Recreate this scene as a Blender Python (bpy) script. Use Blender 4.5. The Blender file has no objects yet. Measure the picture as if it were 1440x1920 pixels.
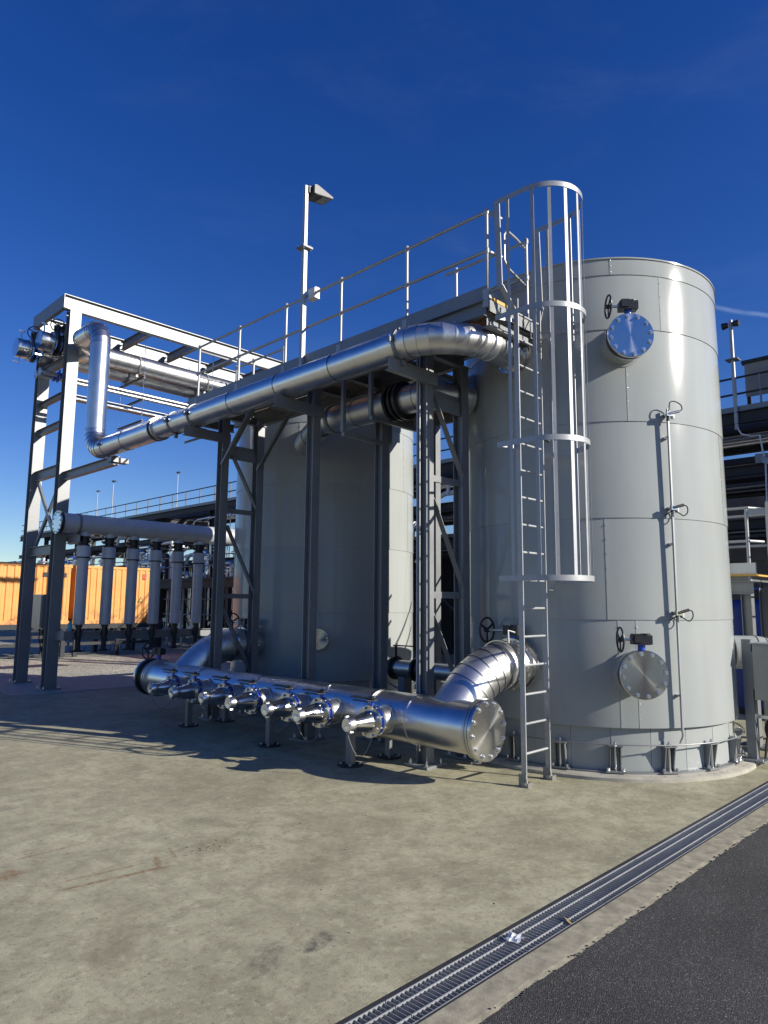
import bpy, bmesh, math, random
from mathutils import Vector, Matrix
random.seed(7)
S = bpy.context.scene
COL = S.collection
R = math.radians
PI = math.pi

# ------------------------------------------------------------------ camera
CAM_H = 2.1
F_PX, PITCH, ROLL, AZ = 1304.975, R(7.563), R(0.441), R(44.488)
fw = Vector((math.cos(AZ)*math.cos(PITCH), math.sin(AZ)*math.cos(PITCH), math.sin(PITCH)))
rt0 = Vector((math.sin(AZ), -math.cos(AZ), 0)); up0 = rt0.cross(fw)
rt = rt0*math.cos(ROLL)+up0*math.sin(ROLL); up = up0*math.cos(ROLL)-rt0*math.sin(ROLL)
cd = bpy.data.cameras.new('camera'); cam = bpy.data.objects.new('camera', cd); COL.objects.link(cam)
cd.sensor_fit = 'VERTICAL'; cd.sensor_height = 36.0; cd.lens = F_PX/1920*36
cd.clip_start = 0.05; cd.clip_end = 2000
mw = Matrix((rt, up, -fw)).transposed().to_4x4(); mw.translation = (0, 0, CAM_H)
cam.matrix_world = mw
S.camera = cam

# ------------------------------------------------------------------ world and sun
SUN_AZ, SUN_EL = R(-67.0), R(23.7)
w = bpy.data.worlds.new('World'); S.world = w; w.use_nodes = True
nt = w.node_tree; nt.nodes.clear()
sky = nt.nodes.new('ShaderNodeTexSky'); sky.sky_type = 'NISHITA'; sky.sun_disc = False
sky.sun_elevation = SUN_EL; sky.sun_rotation = PI/2-SUN_AZ
sky.altitude = 0; sky.air_density = 1.0; sky.dust_density = 0.15; sky.ozone_density = 4.0
hs = nt.nodes.new('ShaderNodeHueSaturation'); hs.inputs['Saturation'].default_value = 1.29; hs.inputs['Hue'].default_value = .523
bg = nt.nodes.new('ShaderNodeBackground'); bg.inputs['Strength'].default_value = 0.08
wo = nt.nodes.new('ShaderNodeOutputWorld')
nt.links.new(sky.outputs[0], hs.inputs['Color'])
# thin high cirrus veil and a fading contrail, both fixed in the sky
def wn(t, **k):
    x = nt.nodes.new(t)
    for a_, b_ in k.items(): setattr(x, a_, b_)
    return x
def wm(op, a_, b_=None):
    x = wn('ShaderNodeMath', operation=op)
    for i, v in enumerate((a_, b_)):
        if v is None: continue
        if isinstance(v, (int, float)): x.inputs[i].default_value = v
        else: nt.links.new(v, x.inputs[i])
    return x.outputs[0]
def wr(src, lo, hi, a_=0., b_=1.):
    x = wn('ShaderNodeMapRange', interpolation_type='SMOOTHSTEP'); nt.links.new(src, x.inputs[0])
    for i, v in enumerate((lo, hi, a_, b_)): x.inputs[1+i].default_value = v
    return x.outputs[0]
tc = wn('ShaderNodeTexCoord'); mp = wn('ShaderNodeMapping'); mp.inputs['Scale'].default_value = (1.2, 2.2, 5.5); mp.inputs['Rotation'].default_value = (.3, .15, .6)
nt.links.new(tc.outputs['Generated'], mp.inputs[0])
nz = wn('ShaderNodeTexNoise'); nt.links.new(mp.outputs[0], nz.inputs['Vector']); nz.inputs['Scale'].default_value = 1.7; nz.inputs['Detail'].default_value = 8; nz.inputs['Roughness'].default_value = .62; nz.inputs['Distortion'].default_value = .5
veil = wr(nz.outputs[0], .45, .85, 0., .035)
va, vb = Vector((.8839, .2855, .3704)), Vector((.9057, .2348, .3531)); pn = va.cross(vb).normalized()
dt = wn('ShaderNodeVectorMath', operation='DOT_PRODUCT'); dt.inputs[1].default_value = pn; nt.links.new(tc.outputs['Generated'], dt.inputs[0])
n2 = wn('ShaderNodeTexNoise'); nt.links.new(tc.outputs['Generated'], n2.inputs['Vector']); n2.inputs['Scale'].default_value = 22; n2.inputs['Detail'].default_value = 5
off = wm('ADD', dt.outputs['Value'], wm('MULTIPLY', wm('SUBTRACT', n2.outputs[0], .5), .006))
sx = wn('ShaderNodeSeparateXYZ'); nt.links.new(tc.outputs['Generated'], sx.inputs[0])
trail = wm('MULTIPLY', wm('MULTIPLY', wr(wm('ABSOLUTE', off), .0, .0042, 1., 0.), wr(sx.outputs[1], .34, .26, 0., 1.)), wr(n2.outputs[0], .3, .6, .06, .20))
trail = wm('MULTIPLY', trail, wr(sx.outputs[0], .2, .6, 0., 1.))
mx = wn('ShaderNodeMix', data_type='RGBA'); nt.links.new(wm('ADD', veil, trail), mx.inputs[0]); nt.links.new(hs.outputs[0], mx.inputs[6]); mx.inputs[7].default_value = (5.2, 6.6, 8.2, 1)
nt.links.new(mx.outputs[2], bg.inputs['Color'])
nt.links.new(bg.outputs[0], wo.inputs['Surface'])
sd = bpy.data.lights.new('sun', 'SUN'); sd.energy = 5.0; sd.angle = R(0.5); sd.color = (1.0, 0.93, 0.82)
so = bpy.data.objects.new('sun', sd); COL.objects.link(so)
sdir = Vector((math.cos(SUN_EL)*math.cos(SUN_AZ), math.cos(SUN_EL)*math.sin(SUN_AZ), math.sin(SUN_EL)))
so.rotation_euler = sdir.to_track_quat('Z', 'Y').to_euler(); so.location = (20, -40, 30)
vs = S.view_settings
vs.view_transform = 'Standard'; vs.look = 'None'; vs.exposure = 0.55; vs.gamma = 1.0; vs.use_curve_mapping = False

# ------------------------------------------------------------------ materials
MATS = {}
class N:
    """tiny node helper"""
    def __init__(s, name):
        s.m = bpy.data.materials.new(name); s.m.use_nodes = True
        s.t = s.m.node_tree; s.t.nodes.clear()
        s.out = s.t.nodes.new('ShaderNodeOutputMaterial')
        s.b = s.t.nodes.new('ShaderNodeBsdfPrincipled')
        s.t.links.new(s.b.outputs[0], s.out.inputs[0]); MATS[name] = s.m
    def n(s, typ, **kw):
        x = s.t.nodes.new(typ)
        for k, v in kw.items():
            if k.startswith('i_'):
                key = k[2:].replace('_', ' ')
                x.inputs[int(key) if key.isdigit() else key].default_value = v
            else: setattr(x, k, v)
        return x
    def l(s, a, b): s.t.links.new(a, b)
    def set(s, **kw):
        for k, v in kw.items(): s.b.inputs[k.replace('_', ' ')].default_value = v
    def noise(s, vec, scale, detail=4, rough=.55, dist=0):
        x = s.n('ShaderNodeTexNoise'); x.inputs['Scale'].default_value = scale
        x.inputs['Detail'].default_value = detail; x.inputs['Roughness'].default_value = rough
        x.inputs['Distortion'].default_value = dist
        if vec is not None: s.l(vec, x.inputs['Vector'])
        return x.outputs[0]
    def ramp(s, fac, stops):
        x = s.n('ShaderNodeValToRGB'); e = x.color_ramp.elements
        while len(e) < len(stops): e.new(.5)
        for q, (p, c) in zip(e, stops):
            q.position = p; q.color = (c, c, c, 1) if isinstance(c, (int, float)) else (*c, 1)
        s.l(fac, x.inputs[0]); return x.outputs[0]
    def mix(s, fac, a, b, mode='MIX'):
        x = s.n('ShaderNodeMix', data_type='RGBA', blend_type=mode)
        if isinstance(fac, (int, float)): x.inputs[0].default_value = fac
        else: s.l(fac, x.inputs[0])
        for i, v in ((6, a), (7, b)):
            if isinstance(v, tuple): x.inputs[i].default_value = (*v, 1)
            else: s.l(v, x.inputs[i])
        return x.outputs[2]
    def math(s, op, a, b=None, c=None):
        x = s.n('ShaderNodeMath', operation=op)
        for i, v in enumerate((a, b, c)):
            if v is None: continue
            if isinstance(v, (int, float)): x.inputs[i].default_value = v
            else: s.l(v, x.inputs[i])
        return x.outputs[0]
    def bump(s, h, strength, dist):
        x = s.n('ShaderNodeBump'); x.inputs['Strength'].default_value = strength
        x.inputs['Distance'].default_value = dist; s.l(h, x.inputs['Height'])
        s.l(x.outputs[0], s.b.inputs['Normal'])
    def geo(s): return s.n('ShaderNodeNewGeometry').outputs['Position']
    def objrand(s): return s.n('ShaderNodeObjectInfo').outputs['Random']

def m_simple(name, col, rough=.5, metal=0., var=.12, scale=6., bump=0., spec=None, rvar=.1):
    a = N(name); g = a.geo()
    f = a.noise(g, scale, 5, .6)
    r = a.ramp(f, [(.25, 1-var), (.75, 1+var*.4)])
    rnd = a.math('MULTIPLY_ADD', a.objrand(), .1, .95)
    c = a.mix(1.0, tuple(col), r, 'MULTIPLY'); 
    cc = a.n('ShaderNodeVectorMath', operation='SCALE'); a.l(c, cc.inputs[0]); a.l(rnd, cc.inputs['Scale'])
    a.l(cc.outputs[0], a.b.inputs['Base Color'])
    a.l(a.math('MULTIPLY_ADD', f, rvar*2, rough-rvar), a.b.inputs['Roughness'])
    a.set(Metallic=metal)
    if spec is not None: a.b.inputs['Specular IOR Level'].default_value = spec
    if bump: a.bump(a.noise(g, scale*8, 3, .6), bump, .004)
    return a

def m_concrete():
    a = N('concrete'); g = a.geo()
    big = a.noise(g, .5, 5, .6, .3); mid = a.noise(g, 1.9, 6, .62, .3); fine = a.noise(g, 24, 5, .7)
    base = a.mix(a.ramp(big, [(.32, 0.), (.66, 1.)]), (.325, .308, .245), (.455, .435, .355))
    base = a.mix(a.ramp(mid, [(.30, .75), (.58, 0.)]), base, (.225, .212, .165))
    base = a.mix(a.math('MULTIPLY', a.ramp(a.noise(g, .9, 8, .75, .6), [(.52, 0.), (.70, 1.)]), .55), base, (.53, .505, .405))
    base = a.mix(a.ramp(a.noise(g, 5.2, 8, .8, .3), [(.34, .65), (.54, 0.)]), base, (.185, .17, .13))
    base = a.mix(a.ramp(a.noise(g, 11, 7, .82), [(.53, 0.), (.68, .55)]), base, (.58, .555, .455))
    # small pock marks, grit and specks
    base = a.mix(a.ramp(fine, [(.32, .65), (.46, 0.)]), base, (.14, .13, .105))
    base = a.mix(a.ramp(a.noise(g, 70, 2, .5), [(.62, 0.), (.74, .4)]), base, (.52, .50, .42))
    base = a.mix(a.ramp(a.noise(g, 160, 2, .5), [(.24, .6), (.36, 0.)]), base, (.17, .16, .135))
    ck = a.n('ShaderNodeTexVoronoi', feature='DISTANCE_TO_EDGE'); ck.inputs['Scale'].default_value = .55
    wv = a.n('ShaderNodeVectorMath', operation='ADD'); nsv = a.n('ShaderNodeTexNoise'); nsv.inputs['Scale'].default_value = 3.2; nsv.inputs['Detail'].default_value = 7; a.l(g, nsv.inputs['Vector'])
    a.l(g, wv.inputs[0]); sc_ = a.n('ShaderNodeVectorMath', operation='SCALE'); a.l(nsv.outputs['Color'], sc_.inputs[0]); sc_.inputs['Scale'].default_value = .8; a.l(sc_.outputs[0], wv.inputs[1]); a.l(wv.outputs[0], ck.inputs['Vector'])
    crack = a.math('MULTIPLY', a.ramp(ck.outputs['Distance'], [(.0, 1.), (.0035, 0.)]), a.ramp(a.noise(g, .8, 3, .6), [(.55, 0.), (.66, .55)]))
    base = a.mix(crack, base, (.13, .12, .10))
    # trowel streaks
    mp = a.n('ShaderNodeMapping'); a.l(g, mp.inputs[0]); mp.inputs['Scale'].default_value = (7.5, .9, 1); mp.inputs['Rotation'].default_value = (0, 0, R(28))
    base = a.mix(a.math('MULTIPLY', a.ramp(a.noise(mp.outputs[0], 1.3, 6, .7, .8), [(.5, 0.), (.72, .5)]), .7), base, (.235, .215, .175))
    # rust marks and dark blots with a place of their own: (x, y, rot, len, wid, strength, colour)
    sep = a.n('ShaderNodeSeparateXYZ'); a.l(g, sep.inputs[0])
    wob = a.noise(g, 9, 4, .7); brk = a.ramp(a.noise(g, 16, 5, .75), [(.42, 0.), (.6, 1.)])
    rust, blot = (.22, .13, .075), (.085, .085, .085)
    marks = [(2.65, 5.43, -8, .46, .030, .95, rust), (2.62, 5.60, -6, .36, .024, .8, rust), (3.02, 5.55, 70, .18, .028, .85, rust), (3.20, 5.62, 72, .17, .02, .75, rust), (2.05, 6.06, 40, .13, .11, .9, rust),
             (2.5, 6.38, 2, .33, .022, .85, rust), (3.06, 3.56, 20, .17, .075, .85, blot), (2.72, 3.62, 40, .24, .10, .55, blot),
             (3.55, 5.55, 20, .26, .16, .4, (.20, .14, .085)), (4.6, 7.4, 15, .35, .12, .35, (.2, .15, .10)), (6.1, 4.0, 15, .5, .25, .25, blot), (3.9, 4.6, 30, .55, .3, .3, (.17, .14, .10)),
             (2.2, 4.5, 60, .5, .18, .3, (.2, .14, .09)), (4.4, 3.9, -20, .5, .3, .28, (.16, .145, .11))]
    for x, y, ro, L, W, st, colr in marks:
        dx = a.math('SUBTRACT', sep.outputs[0], x); dy = a.math('SUBTRACT', sep.outputs[1], y)
        cs, sn = math.cos(R(ro)), math.sin(R(ro))
        u = a.math('DIVIDE', a.math('ADD', a.math('MULTIPLY', dx, cs), a.math('MULTIPLY', dy, sn)), L)
        v = a.math('DIVIDE', a.math('SUBTRACT', a.math('MULTIPLY', dy, cs), a.math('MULTIPLY', dx, sn)), W)
        d = a.math('ADD', a.math('POWER', a.math('ABSOLUTE', u), 4), a.math('MULTIPLY', v, v))
        d = a.math('ADD', d, a.math('MULTIPLY_ADD', wob, 2.4, -1.2))
        k = a.ramp(d, [(.25, 1.), (1., 0.)])
        base = a.mix(a.math('MULTIPLY', a.math('MULTIPLY', k, a.math('MULTIPLY_ADD', brk, .75, .25)), st), base, colr)
    base = a.mix(1., base, (.965, .965, .82), 'MULTIPLY')
    a.l(base, a.b.inputs['Base Color']); a.b.inputs['Specular IOR Level'].default_value = .3
    a.l(a.math('MULTIPLY_ADD', mid, .25, .65), a.b.inputs['Roughness'])
    a.bump(a.math('ADD', a.math('MULTIPLY', fine, .5), a.noise(g, 90, 3, .6)), .35, .006)

def m_asphalt():
    a = N('asphalt'); g = a.geo()
    vo = a.n('ShaderNodeTexVoronoi'); vo.inputs['Scale'].default_value = 150; a.l(g, vo.inputs['Vector'])
    sepc = a.n('ShaderNodeSeparateColor'); a.l(vo.outputs['Color'], sepc.inputs[0])
    stone = a.ramp(sepc.outputs[0], [(0., .026), (.6, .048), (.9, .08), (1., .18)])
    big = a.ramp(a.noise(g, .8, 7, .7, .4), [(.3, .68), (.7, 1.30)])
    c = a.mix(1., stone, big, 'MULTIPLY'); c = a.mix(1., c, (1., .98, .94), 'MULTIPLY')
    a.l(c, a.b.inputs['Base Color']); a.set(Roughness=.85)
    h = a.math('SUBTRACT', 1., a.math('MULTIPLY', vo.outputs['Distance'], 1.))
    a.bump(a.math('ADD', h, a.noise(g, 45, 4, .7)), .8, .007)

def m_gravel():
    a = N('gravel'); g = a.geo()
    vo = a.n('ShaderNodeTexVoronoi'); vo.inputs['Scale'].default_value = 16; a.l(g, vo.inputs['Vector'])
    sepc = a.n('ShaderNodeSeparateColor'); a.l(vo.outputs['Color'], sepc.inputs[0])
    c = a.mix(sepc.outputs[0], (.24, .235, .19), (.66, .64, .54))
    c = a.mix(a.ramp(a.noise(g, .25, 4, .6), [(.4, .0), (.65, .45)]), c, (.16, .15, .12))
    a.l(c, a.b.inputs['Base Color']); a.set(Roughness=.9)
    a.bump(a.math('SUBTRACT', 1., vo.outputs['Distance']), 1., .04)

def m_tank(name='tank_paint', col=(.332, .356, .350)):
    a = N(name); g = a.geo()
    mp = a.n('ShaderNodeMapping'); a.l(g, mp.inputs[0]); mp.inputs['Scale'].default_value = (2.2, 2.2, .22)
    st = a.noise(mp.outputs[0], 1.6, 5, .6)
    f = a.noise(g, .8, 4, .55)
    k = a.math('MULTIPLY', a.ramp(st, [(.3, .95), (.7, 1.03)]), a.ramp(f, [(.3, .96), (.7, 1.02)]))
    k = a.math('MULTIPLY', k, a.math('MULTIPLY_ADD', a.objrand(), .07, .965))
    cc = a.n('ShaderNodeVectorMath', operation='SCALE'); cc.inputs[0].default_value = col; a.l(k, cc.inputs['Scale'])
    a.l(cc.outputs[0], a.b.inputs['Base Color'])
    a.l(a.math('MULTIPLY_ADD', st, .05, .11), a.b.inputs['Roughness'])
    a.b.inputs['Specular IOR Level'].default_value = .22
    a.bump(a.noise(g, 2.6, 2, .4), .09, .02)

def m_clad(name, col, rough, bump, bscale=55):
    """embossed / brushed metal cladding"""
    a = N(name); g = a.geo()
    f = a.noise(g, 3.2, 4, .6); s = a.noise(g, bscale, 3, .6)
    rnd = a.math('MULTIPLY_ADD', a.objrand(), .14, .9)
    cc = a.n('ShaderNodeVectorMath', operation='SCALE'); cc.inputs[0].default_value = col
    a.l(a.math('MULTIPLY', a.ramp(f, [(.25, .86), (.75, 1.06)]), rnd), cc.inputs['Scale'])
    a.l(cc.outputs[0], a.b.inputs['Base Color']); a.set(Metallic=1.)
    a.l(a.math('MULTIPLY_ADD', f, .14, rough-.07), a.b.inputs['Roughness'])
    if bump: a.bump(a.math('ADD', a.math('MULTIPLY', s, .5), a.math('MULTIPLY', f, 1.)), bump, .006)

def m_turned():
    a = N('turned_steel'); g = a.geo()
    f = a.noise(g, 14, 4, .65)
    a.l(a.mix(a.ramp(f, [(.55, 0.), (.8, .5)]), (.62, .62, .60), (.36, .35, .33)), a.b.inputs['Base Color'])
    a.set(Metallic=1., Anisotropic=.9); a.l(a.math('MULTIPLY_ADD', f, .08, .13), a.b.inputs['Roughness'])
    tg = a.n('ShaderNodeTangent', direction_type='RADIAL', axis='Z'); a.l(tg.outputs[0], a.b.inputs['Tangent'])

def m_steel(name='galvanised_steel', col=(.212, .224, .234)):
    a = N(name); g = a.geo()
    vo = a.n('ShaderNodeTexVoronoi'); vo.inputs['Scale'].default_value = 22; a.l(g, vo.inputs['Vector'])
    sepc = a.n('ShaderNodeSeparateColor'); a.l(vo.outputs['Color'], sepc.inputs[0])
    f = a.noise(g, 1.7, 5, .65)
    k = a.math('MULTIPLY', a.ramp(f, [(.25, .86), (.75, 1.06)]), a.math('MULTIPLY_ADD', sepc.outputs[0], .08, .96))
    k = a.math('MULTIPLY', k, a.math('MULTIPLY_ADD', a.objrand(), .10, .95))
    cc = a.n('ShaderNodeVectorMath', operation='SCALE'); cc.inputs[0].default_value = col; a.l(k, cc.inputs['Scale'])
    a.l(cc.outputs[0], a.b.inputs['Base Color']); a.set(Metallic=.35)
    a.l(a.math('MULTIPLY_ADD', f, .2, .36), a.b.inputs['Roughness'])

def m_container():
    a = N('container_paint'); g = a.geo()
    f = a.noise(g, 1.1, 5, .65); d = a.noise(g, 3.4, 6, .75, .8)
    c = a.mix(a.ramp(f, [(.3, 0.), (.7, 1.)]), (.60, .25, .055), (.68, .33, .095))
    c = a.mix(a.ramp(d, [(.60, 0.), (.70, .8)]), c, (.20, .075, .03))
    sep = a.n('ShaderNodeSeparateXYZ'); a.l(g, sep.inputs[0])
    low = a.math('MULTIPLY', a.ramp(a.math('SUBTRACT', sep.outputs[2], 1.2), [(.1, 1.), (.75, 0.)]), a.ramp(a.noise(g, 2.2, 5, .7), [(.45, 0.), (.6, .9)]))
    c = a.mix(low, c, (.16, .07, .03))
    a.l(c, a.b.inputs['Base Color']); a.set(Roughness=.6)

m_concrete(); m_asphalt(); m_gravel(); m_tank()
m_clad('clad_smooth', (.68, .685, .69), .31, .16); m_clad('clad_stucco', (.74, .735, .72), .40, .55, 60)
m_clad('clad_dull', (.56, .57, .58), .40, .12); m_clad('stainless', (.66, .655, .64), .20, .05)
m_clad('zinc_bright', (.74, .75, .76), .30, .05)
m_clad('clad_matt', (.50, .52, .55), .45, .10)
MATS['clad_matt'].node_tree.nodes['Principled BSDF'].inputs['Metallic'].default_value = .15
m_turned(); m_steel(); m_steel('zinc_rail', (.37, .385, .40)); m_simple('dark_steel', (.032, .034, .04), .6, 0., .25, 4, spec=.3); m_container()
m_simple('black_iron', (.018, .018, .022), .42, 0., .2, 20)
m_simple('rubber', (.022, .022, .024), .75, 0., .2, 20)
m_simple('blue_iron', (.02, .07, .42), .32, 0., .15, 20)
m_simple('blue_paint', (.012, .045, .24), .45, 0., .2, 3)
m_simple('yellow_paint', (.60, .36, .08), .55, 0., .3, 14)
m_simple('grp_brown', (.30, .165, .06), .6, 0., .25, 9)
m_simple('white_box', (.62, .63, .62), .4, 0., .1, 9)
m_simple('cabinet_grey', (.30, .30, .29), .38, .6, .12, 5)
m_simple('lens', (.28, .28, .27), .2, 0., .1, 30)
m_simple('lamp_grey', (.075, .078, .082), .4, .3, .1, 10)
m_simple('far_concrete', (.27, .27, .265), .8, 0., .3, 1.4)
m_simple('plinth_concrete', (.40, .385, .325), .8, 0., .3, 5, .3)
m_simple('channel_dark', (.045, .047, .05), .7, 0., .4, 6)
m_simple('kerb_concrete', (.34, .315, .235), .85, 0., .5, 9, .4, spec=.3)
m_simple('red_paint', (.5, .05, .03), .5, 0., .2, 9)
m_simple('dry_leaf', (.52, .40, .16), .7, 0., .3, 60)
m_simple('cyan_cloth', (.10, .42, .45), .7, 0., .2, 9)
a = N('plastic_film'); a.set(Base_Color=(.8, .82, .85, 1), Roughness=.15, Alpha=.75)

# ------------------------------------------------------------------ mesh builder
W = {}      # world position of every object made here
def V3(p): return p if isinstance(p, Vector) else Vector(p)
def frame(d, hint=None):
    d = V3(d).normalized()
    h = V3(hint) if hint is not None else (Vector((0, 0, 1)) if abs(d.z) < .95 else Vector((1, 0, 0)))
    x = h.cross(d)
    if x.length < 1e-6: x = Vector((1, 0, 0)).cross(d)
    x.normalize(); y = d.cross(x); return x, y, d

class MB:
    def __init__(s): s.v = []; s.f = []
    def add(s, vs_, fs): 
        o = len(s.v); s.v += [V3(p) for p in vs_]; s.f += [tuple(i+o for i in f) for f in fs]; return s
    def box(s, lo, hi):
        (a, b, c), (d, e, f) = lo, hi
        return s.add([(a,b,c),(d,b,c),(d,e,c),(a,e,c),(a,b,f),(d,b,f),(d,e,f),(a,e,f)], [(3,2,1,0),(4,5,6,7),(0,1,5,4),(1,2,6,5),(2,3,7,6),(3,0,4,7)])
    def obox(s, c, ax, ay, az, hx, hy, hz):
        c = V3(c); p = []
        for k in (-1, 1):
            for i, j in ((-1,-1),(1,-1),(1,1),(-1,1)): p.append(c+ax*hx*i+ay*hy*j+az*hz*k)
        return s.add(p, [(3,2,1,0),(4,5,6,7),(0,1,5,4),(1,2,6,5),(2,3,7,6),(3,0,4,7)])
    def bar(s, p0, p1, wx, wy, hint=None):
        p0, p1 = V3(p0), V3(p1); x, y, d = frame(p1-p0, hint)
        return s.obox((p0+p1)/2, x, y, d, wx/2, wy/2, (p1-p0).length/2)
    def prof(s, p0, p1, poly, hint=None):
        """extrude closed 2d polygon (x across, y along hint) from p0 to p1"""
        p0, p1 = V3(p0), V3(p1); x, y, d = frame(p1-p0, hint); n = len(poly)
        vs_ = [p0+x*a+y*b for a, b in poly]+[p1+x*a+y*b for a, b in poly]
        return s.add(vs_, [tuple(range(n-1, -1, -1)), tuple(range(n, 2*n))]+[(i, (i+1) % n, n+(i+1) % n, n+i) for i in range(n)])
    def ibeam(s, p0, p1, h, b, tw=.012, tf=.016, hint=None):
        H, B, w_ = h/2, b/2, tw/2
        return s.prof(p0, p1, [(-B,-H),(B,-H),(B,-H+tf),(w_,-H+tf),(w_,H-tf),(B,H-tf),(B,H),(-B,H),(-B,H-tf),(-w_,H-tf),(-w_,-H+tf),(-B,-H+tf)], hint)
    def channel(s, p0, p1, h, b, t=.01, hint=None, side=1):
        H = h/2
        P = [(0,-H),(b,-H),(b,-H+t),(t,-H+t),(t,H-t),(b,H-t),(b,H),(0,H)]
        if side < 0: P = [(-a, c) for a, c in reversed(P)]
        return s.prof(p0, p1, P, hint)
    def angle(s, p0, p1, b, t=.009, hint=None):
        return s.prof(p0, p1, [(0,0),(b,0),(b,t),(t,t),(t,b),(0,b)], hint)
    def cyl(s, p0, p1, r0, r1=None, n=20, caps=True):
        p0, p1 = V3(p0), V3(p1); r1 = r0 if r1 is None else r1; x, y, d = frame(p1-p0)
        A = [(math.cos(2*PI*i/n), math.sin(2*PI*i/n)) for i in range(n)]
        vs_ = [p0+x*c*r0+y*t*r0 for c, t in A]+[p1+x*c*r1+y*t*r1 for c, t in A]
        fs = [(i, (i+1) % n, n+(i+1) % n, n+i) for i in range(n)]
        if caps: fs += [tuple(range(n-1, -1, -1)), tuple(range(n, 2*n))]
        return s.add(vs_, fs)
    def lathe(s, o, d, prof, n=24, hint=None, a0=0, a1=2*PI):
        """prof: list of (distance along d, radius)"""
        o = V3(o); x, y, d = frame(d, hint); full = abs(a1-a0-2*PI) < 1e-6; m = n if full else n+1
        vs_ = []
        for t, r in prof:
            for i in range(m):
                q = a0+(a1-a0)*i/n; vs_.append(o+d*t+(x*math.cos(q)+y*math.sin(q))*r)
        fs = []
        for k in range(len(prof)-1):
            for i in range(n):
                j = (i+1) % m; fs.append((k*m+i, k*m+j, (k+1)*m+j, (k+1)*m+i))
        return s.add(vs_, fs)
    def tube(s, pts, r, n=10, closed=False, caps=True):
        pts = [V3(p) for p in pts]; k = len(pts); rings = []; prev = None
        for i, p in enumerate(pts):
            if closed: d = pts[(i+1) % k]-pts[i-1]
            else: d = (pts[min(i+1, k-1)]-pts[max(i-1, 0)])
            d.normalize()
            if prev is None: x, y, _ = frame(d)
            else:
                x = prev-d*prev.dot(d); x.normalize(); y = d.cross(x)
            prev = x
            rings.append([p+(x*math.cos(2*PI*j/n)+y*math.sin(2*PI*j/n))*r for j in range(n)])
        fs = []
        for i in range(k if closed else k-1):
            a_, b_ = i*n, ((i+1) % k)*n
            for j in range(n): fs.append((a_+j, a_+(j+1) % n, b_+(j+1) % n, b_+j))
        if caps and not closed: fs += [tuple(range(n-1, -1, -1)), tuple((k-1)*n+j for j in range(n))]
        return s.add([p for q in rings for p in q], fs)
    def torus(s, c, d, Rr, r, n=28, m=8):
        x, y, d = frame(d); c = V3(c)
        return s.tube([c+(x*math.cos(2*PI*i/n)+y*math.sin(2*PI*i/n))*Rr for i in range(n)], r, m, closed=True)
    def build(s, name, mat, parent=None, smooth=True, origin=None, sharp=38):
        if origin is None:
            lo = [min(p[i] for p in s.v) for i in range(3)]; hi = [max(p[i] for p in s.v) for i in range(3)]
            origin = Vector([(lo[i]+hi[i])/2 for i in range(3)])
        else: origin = V3(origin)
        me = bpy.data.meshes.new(name); me.from_pydata([p-origin for p in s.v], [], s.f); me.update()
        bm = bmesh.new(); bm.from_mesh(me); bmesh.ops.recalc_face_normals(bm, faces=bm.faces); bm.to_mesh(me); bm.free()
        me.materials.append(MATS[mat])
        if smooth:
            me.polygons.foreach_set('use_smooth', [True]*len(me.polygons)); me.set_sharp_from_angle(angle=R(sharp))
        o = bpy.data.objects.new(name, me); COL.objects.link(o)
        place(o, origin, parent); return o

def place(o, pos, parent):
    pos = V3(pos); W[o] = pos
    if parent is not None: o.parent = parent; o.location = pos-W[parent]
    else: o.location = pos
def tag(o, label, cat, group=None):
    o['label'] = label; o['category'] = cat
    if group: o['group'] = group
    return o
def thing(name, loc, label, cat, group=None):
    o = bpy.data.objects.new(name, None); COL.objects.link(o); o.empty_display_size = .2
    place(o, loc, None); return tag(o, label, cat, group)
def struct(o, kind='structure'): o['kind'] = kind; return o
def clone(o, pos, parent, rot=None):
    c = bpy.data.objects.new(o.name.split('.')[0], o.data); COL.objects.link(c); place(c, pos, parent)
    if rot is not None: c.rotation_mode = 'QUATERNION'; c.rotation_quaternion = rot
    return c
def mesh_data(name, mb, mat, sharp=38):
    me = bpy.data.meshes.new(name); me.from_pydata(mb.v, [], mb.f); me.update()
    bm = bmesh.new(); bm.from_mesh(me); bmesh.ops.recalc_face_normals(bm, faces=bm.faces); bm.to_mesh(me); bm.free()
    me.materials.append(MATS[mat]); me.polygons.foreach_set('use_smooth', [True]*len(me.polygons)); me.set_sharp_from_angle(angle=R(sharp))
    return me
def inst(name, me, pos, parent, d=None, hint=None):
    o = bpy.data.objects.new(name, me); COL.objects.link(o); place(o, pos, parent)
    if d is not None:
        x, y, d = frame(d, hint); o.rotation_mode = 'QUATERNION'; o.rotation_quaternion = Matrix((x, y, d)).transposed().to_quaternion()
    return o

def smooth(pts, k=6):
    P = [V3(p) for p in pts]; out = []
    for i in range(len(P)-1):
        a_, b_, c_, d_ = P[max(i-1, 0)], P[i], P[i+1], P[min(i+2, len(P)-1)]
        for j in range(k):
            t = j/k; out.append(.5*((2*b_)+(c_-a_)*t+(2*a_-5*b_+4*c_-d_)*t*t+(3*b_-a_-3*c_+d_)*t**3))
    return out+[P[-1]]

# shared bolt: hexagonal nut with stud, axis +Z
BOLT = mesh_data('bolt', MB().cyl((0,0,0), (0,0,.6), 1., n=6).cyl((0,0,.6), (0,0,1.1), .52, n=8), 'zinc_bright')
def bolts(parent, c, d, rad, n, size, a0=.13, name='bolt'):
    x, y, d = frame(d); c = V3(c)
    for i in range(n):
        q = a0+2*PI*i/n; o = inst(name, BOLT, c+(x*math.cos(q)+y*math.sin(q))*rad, parent, d); o.scale = (size,)*3

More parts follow.
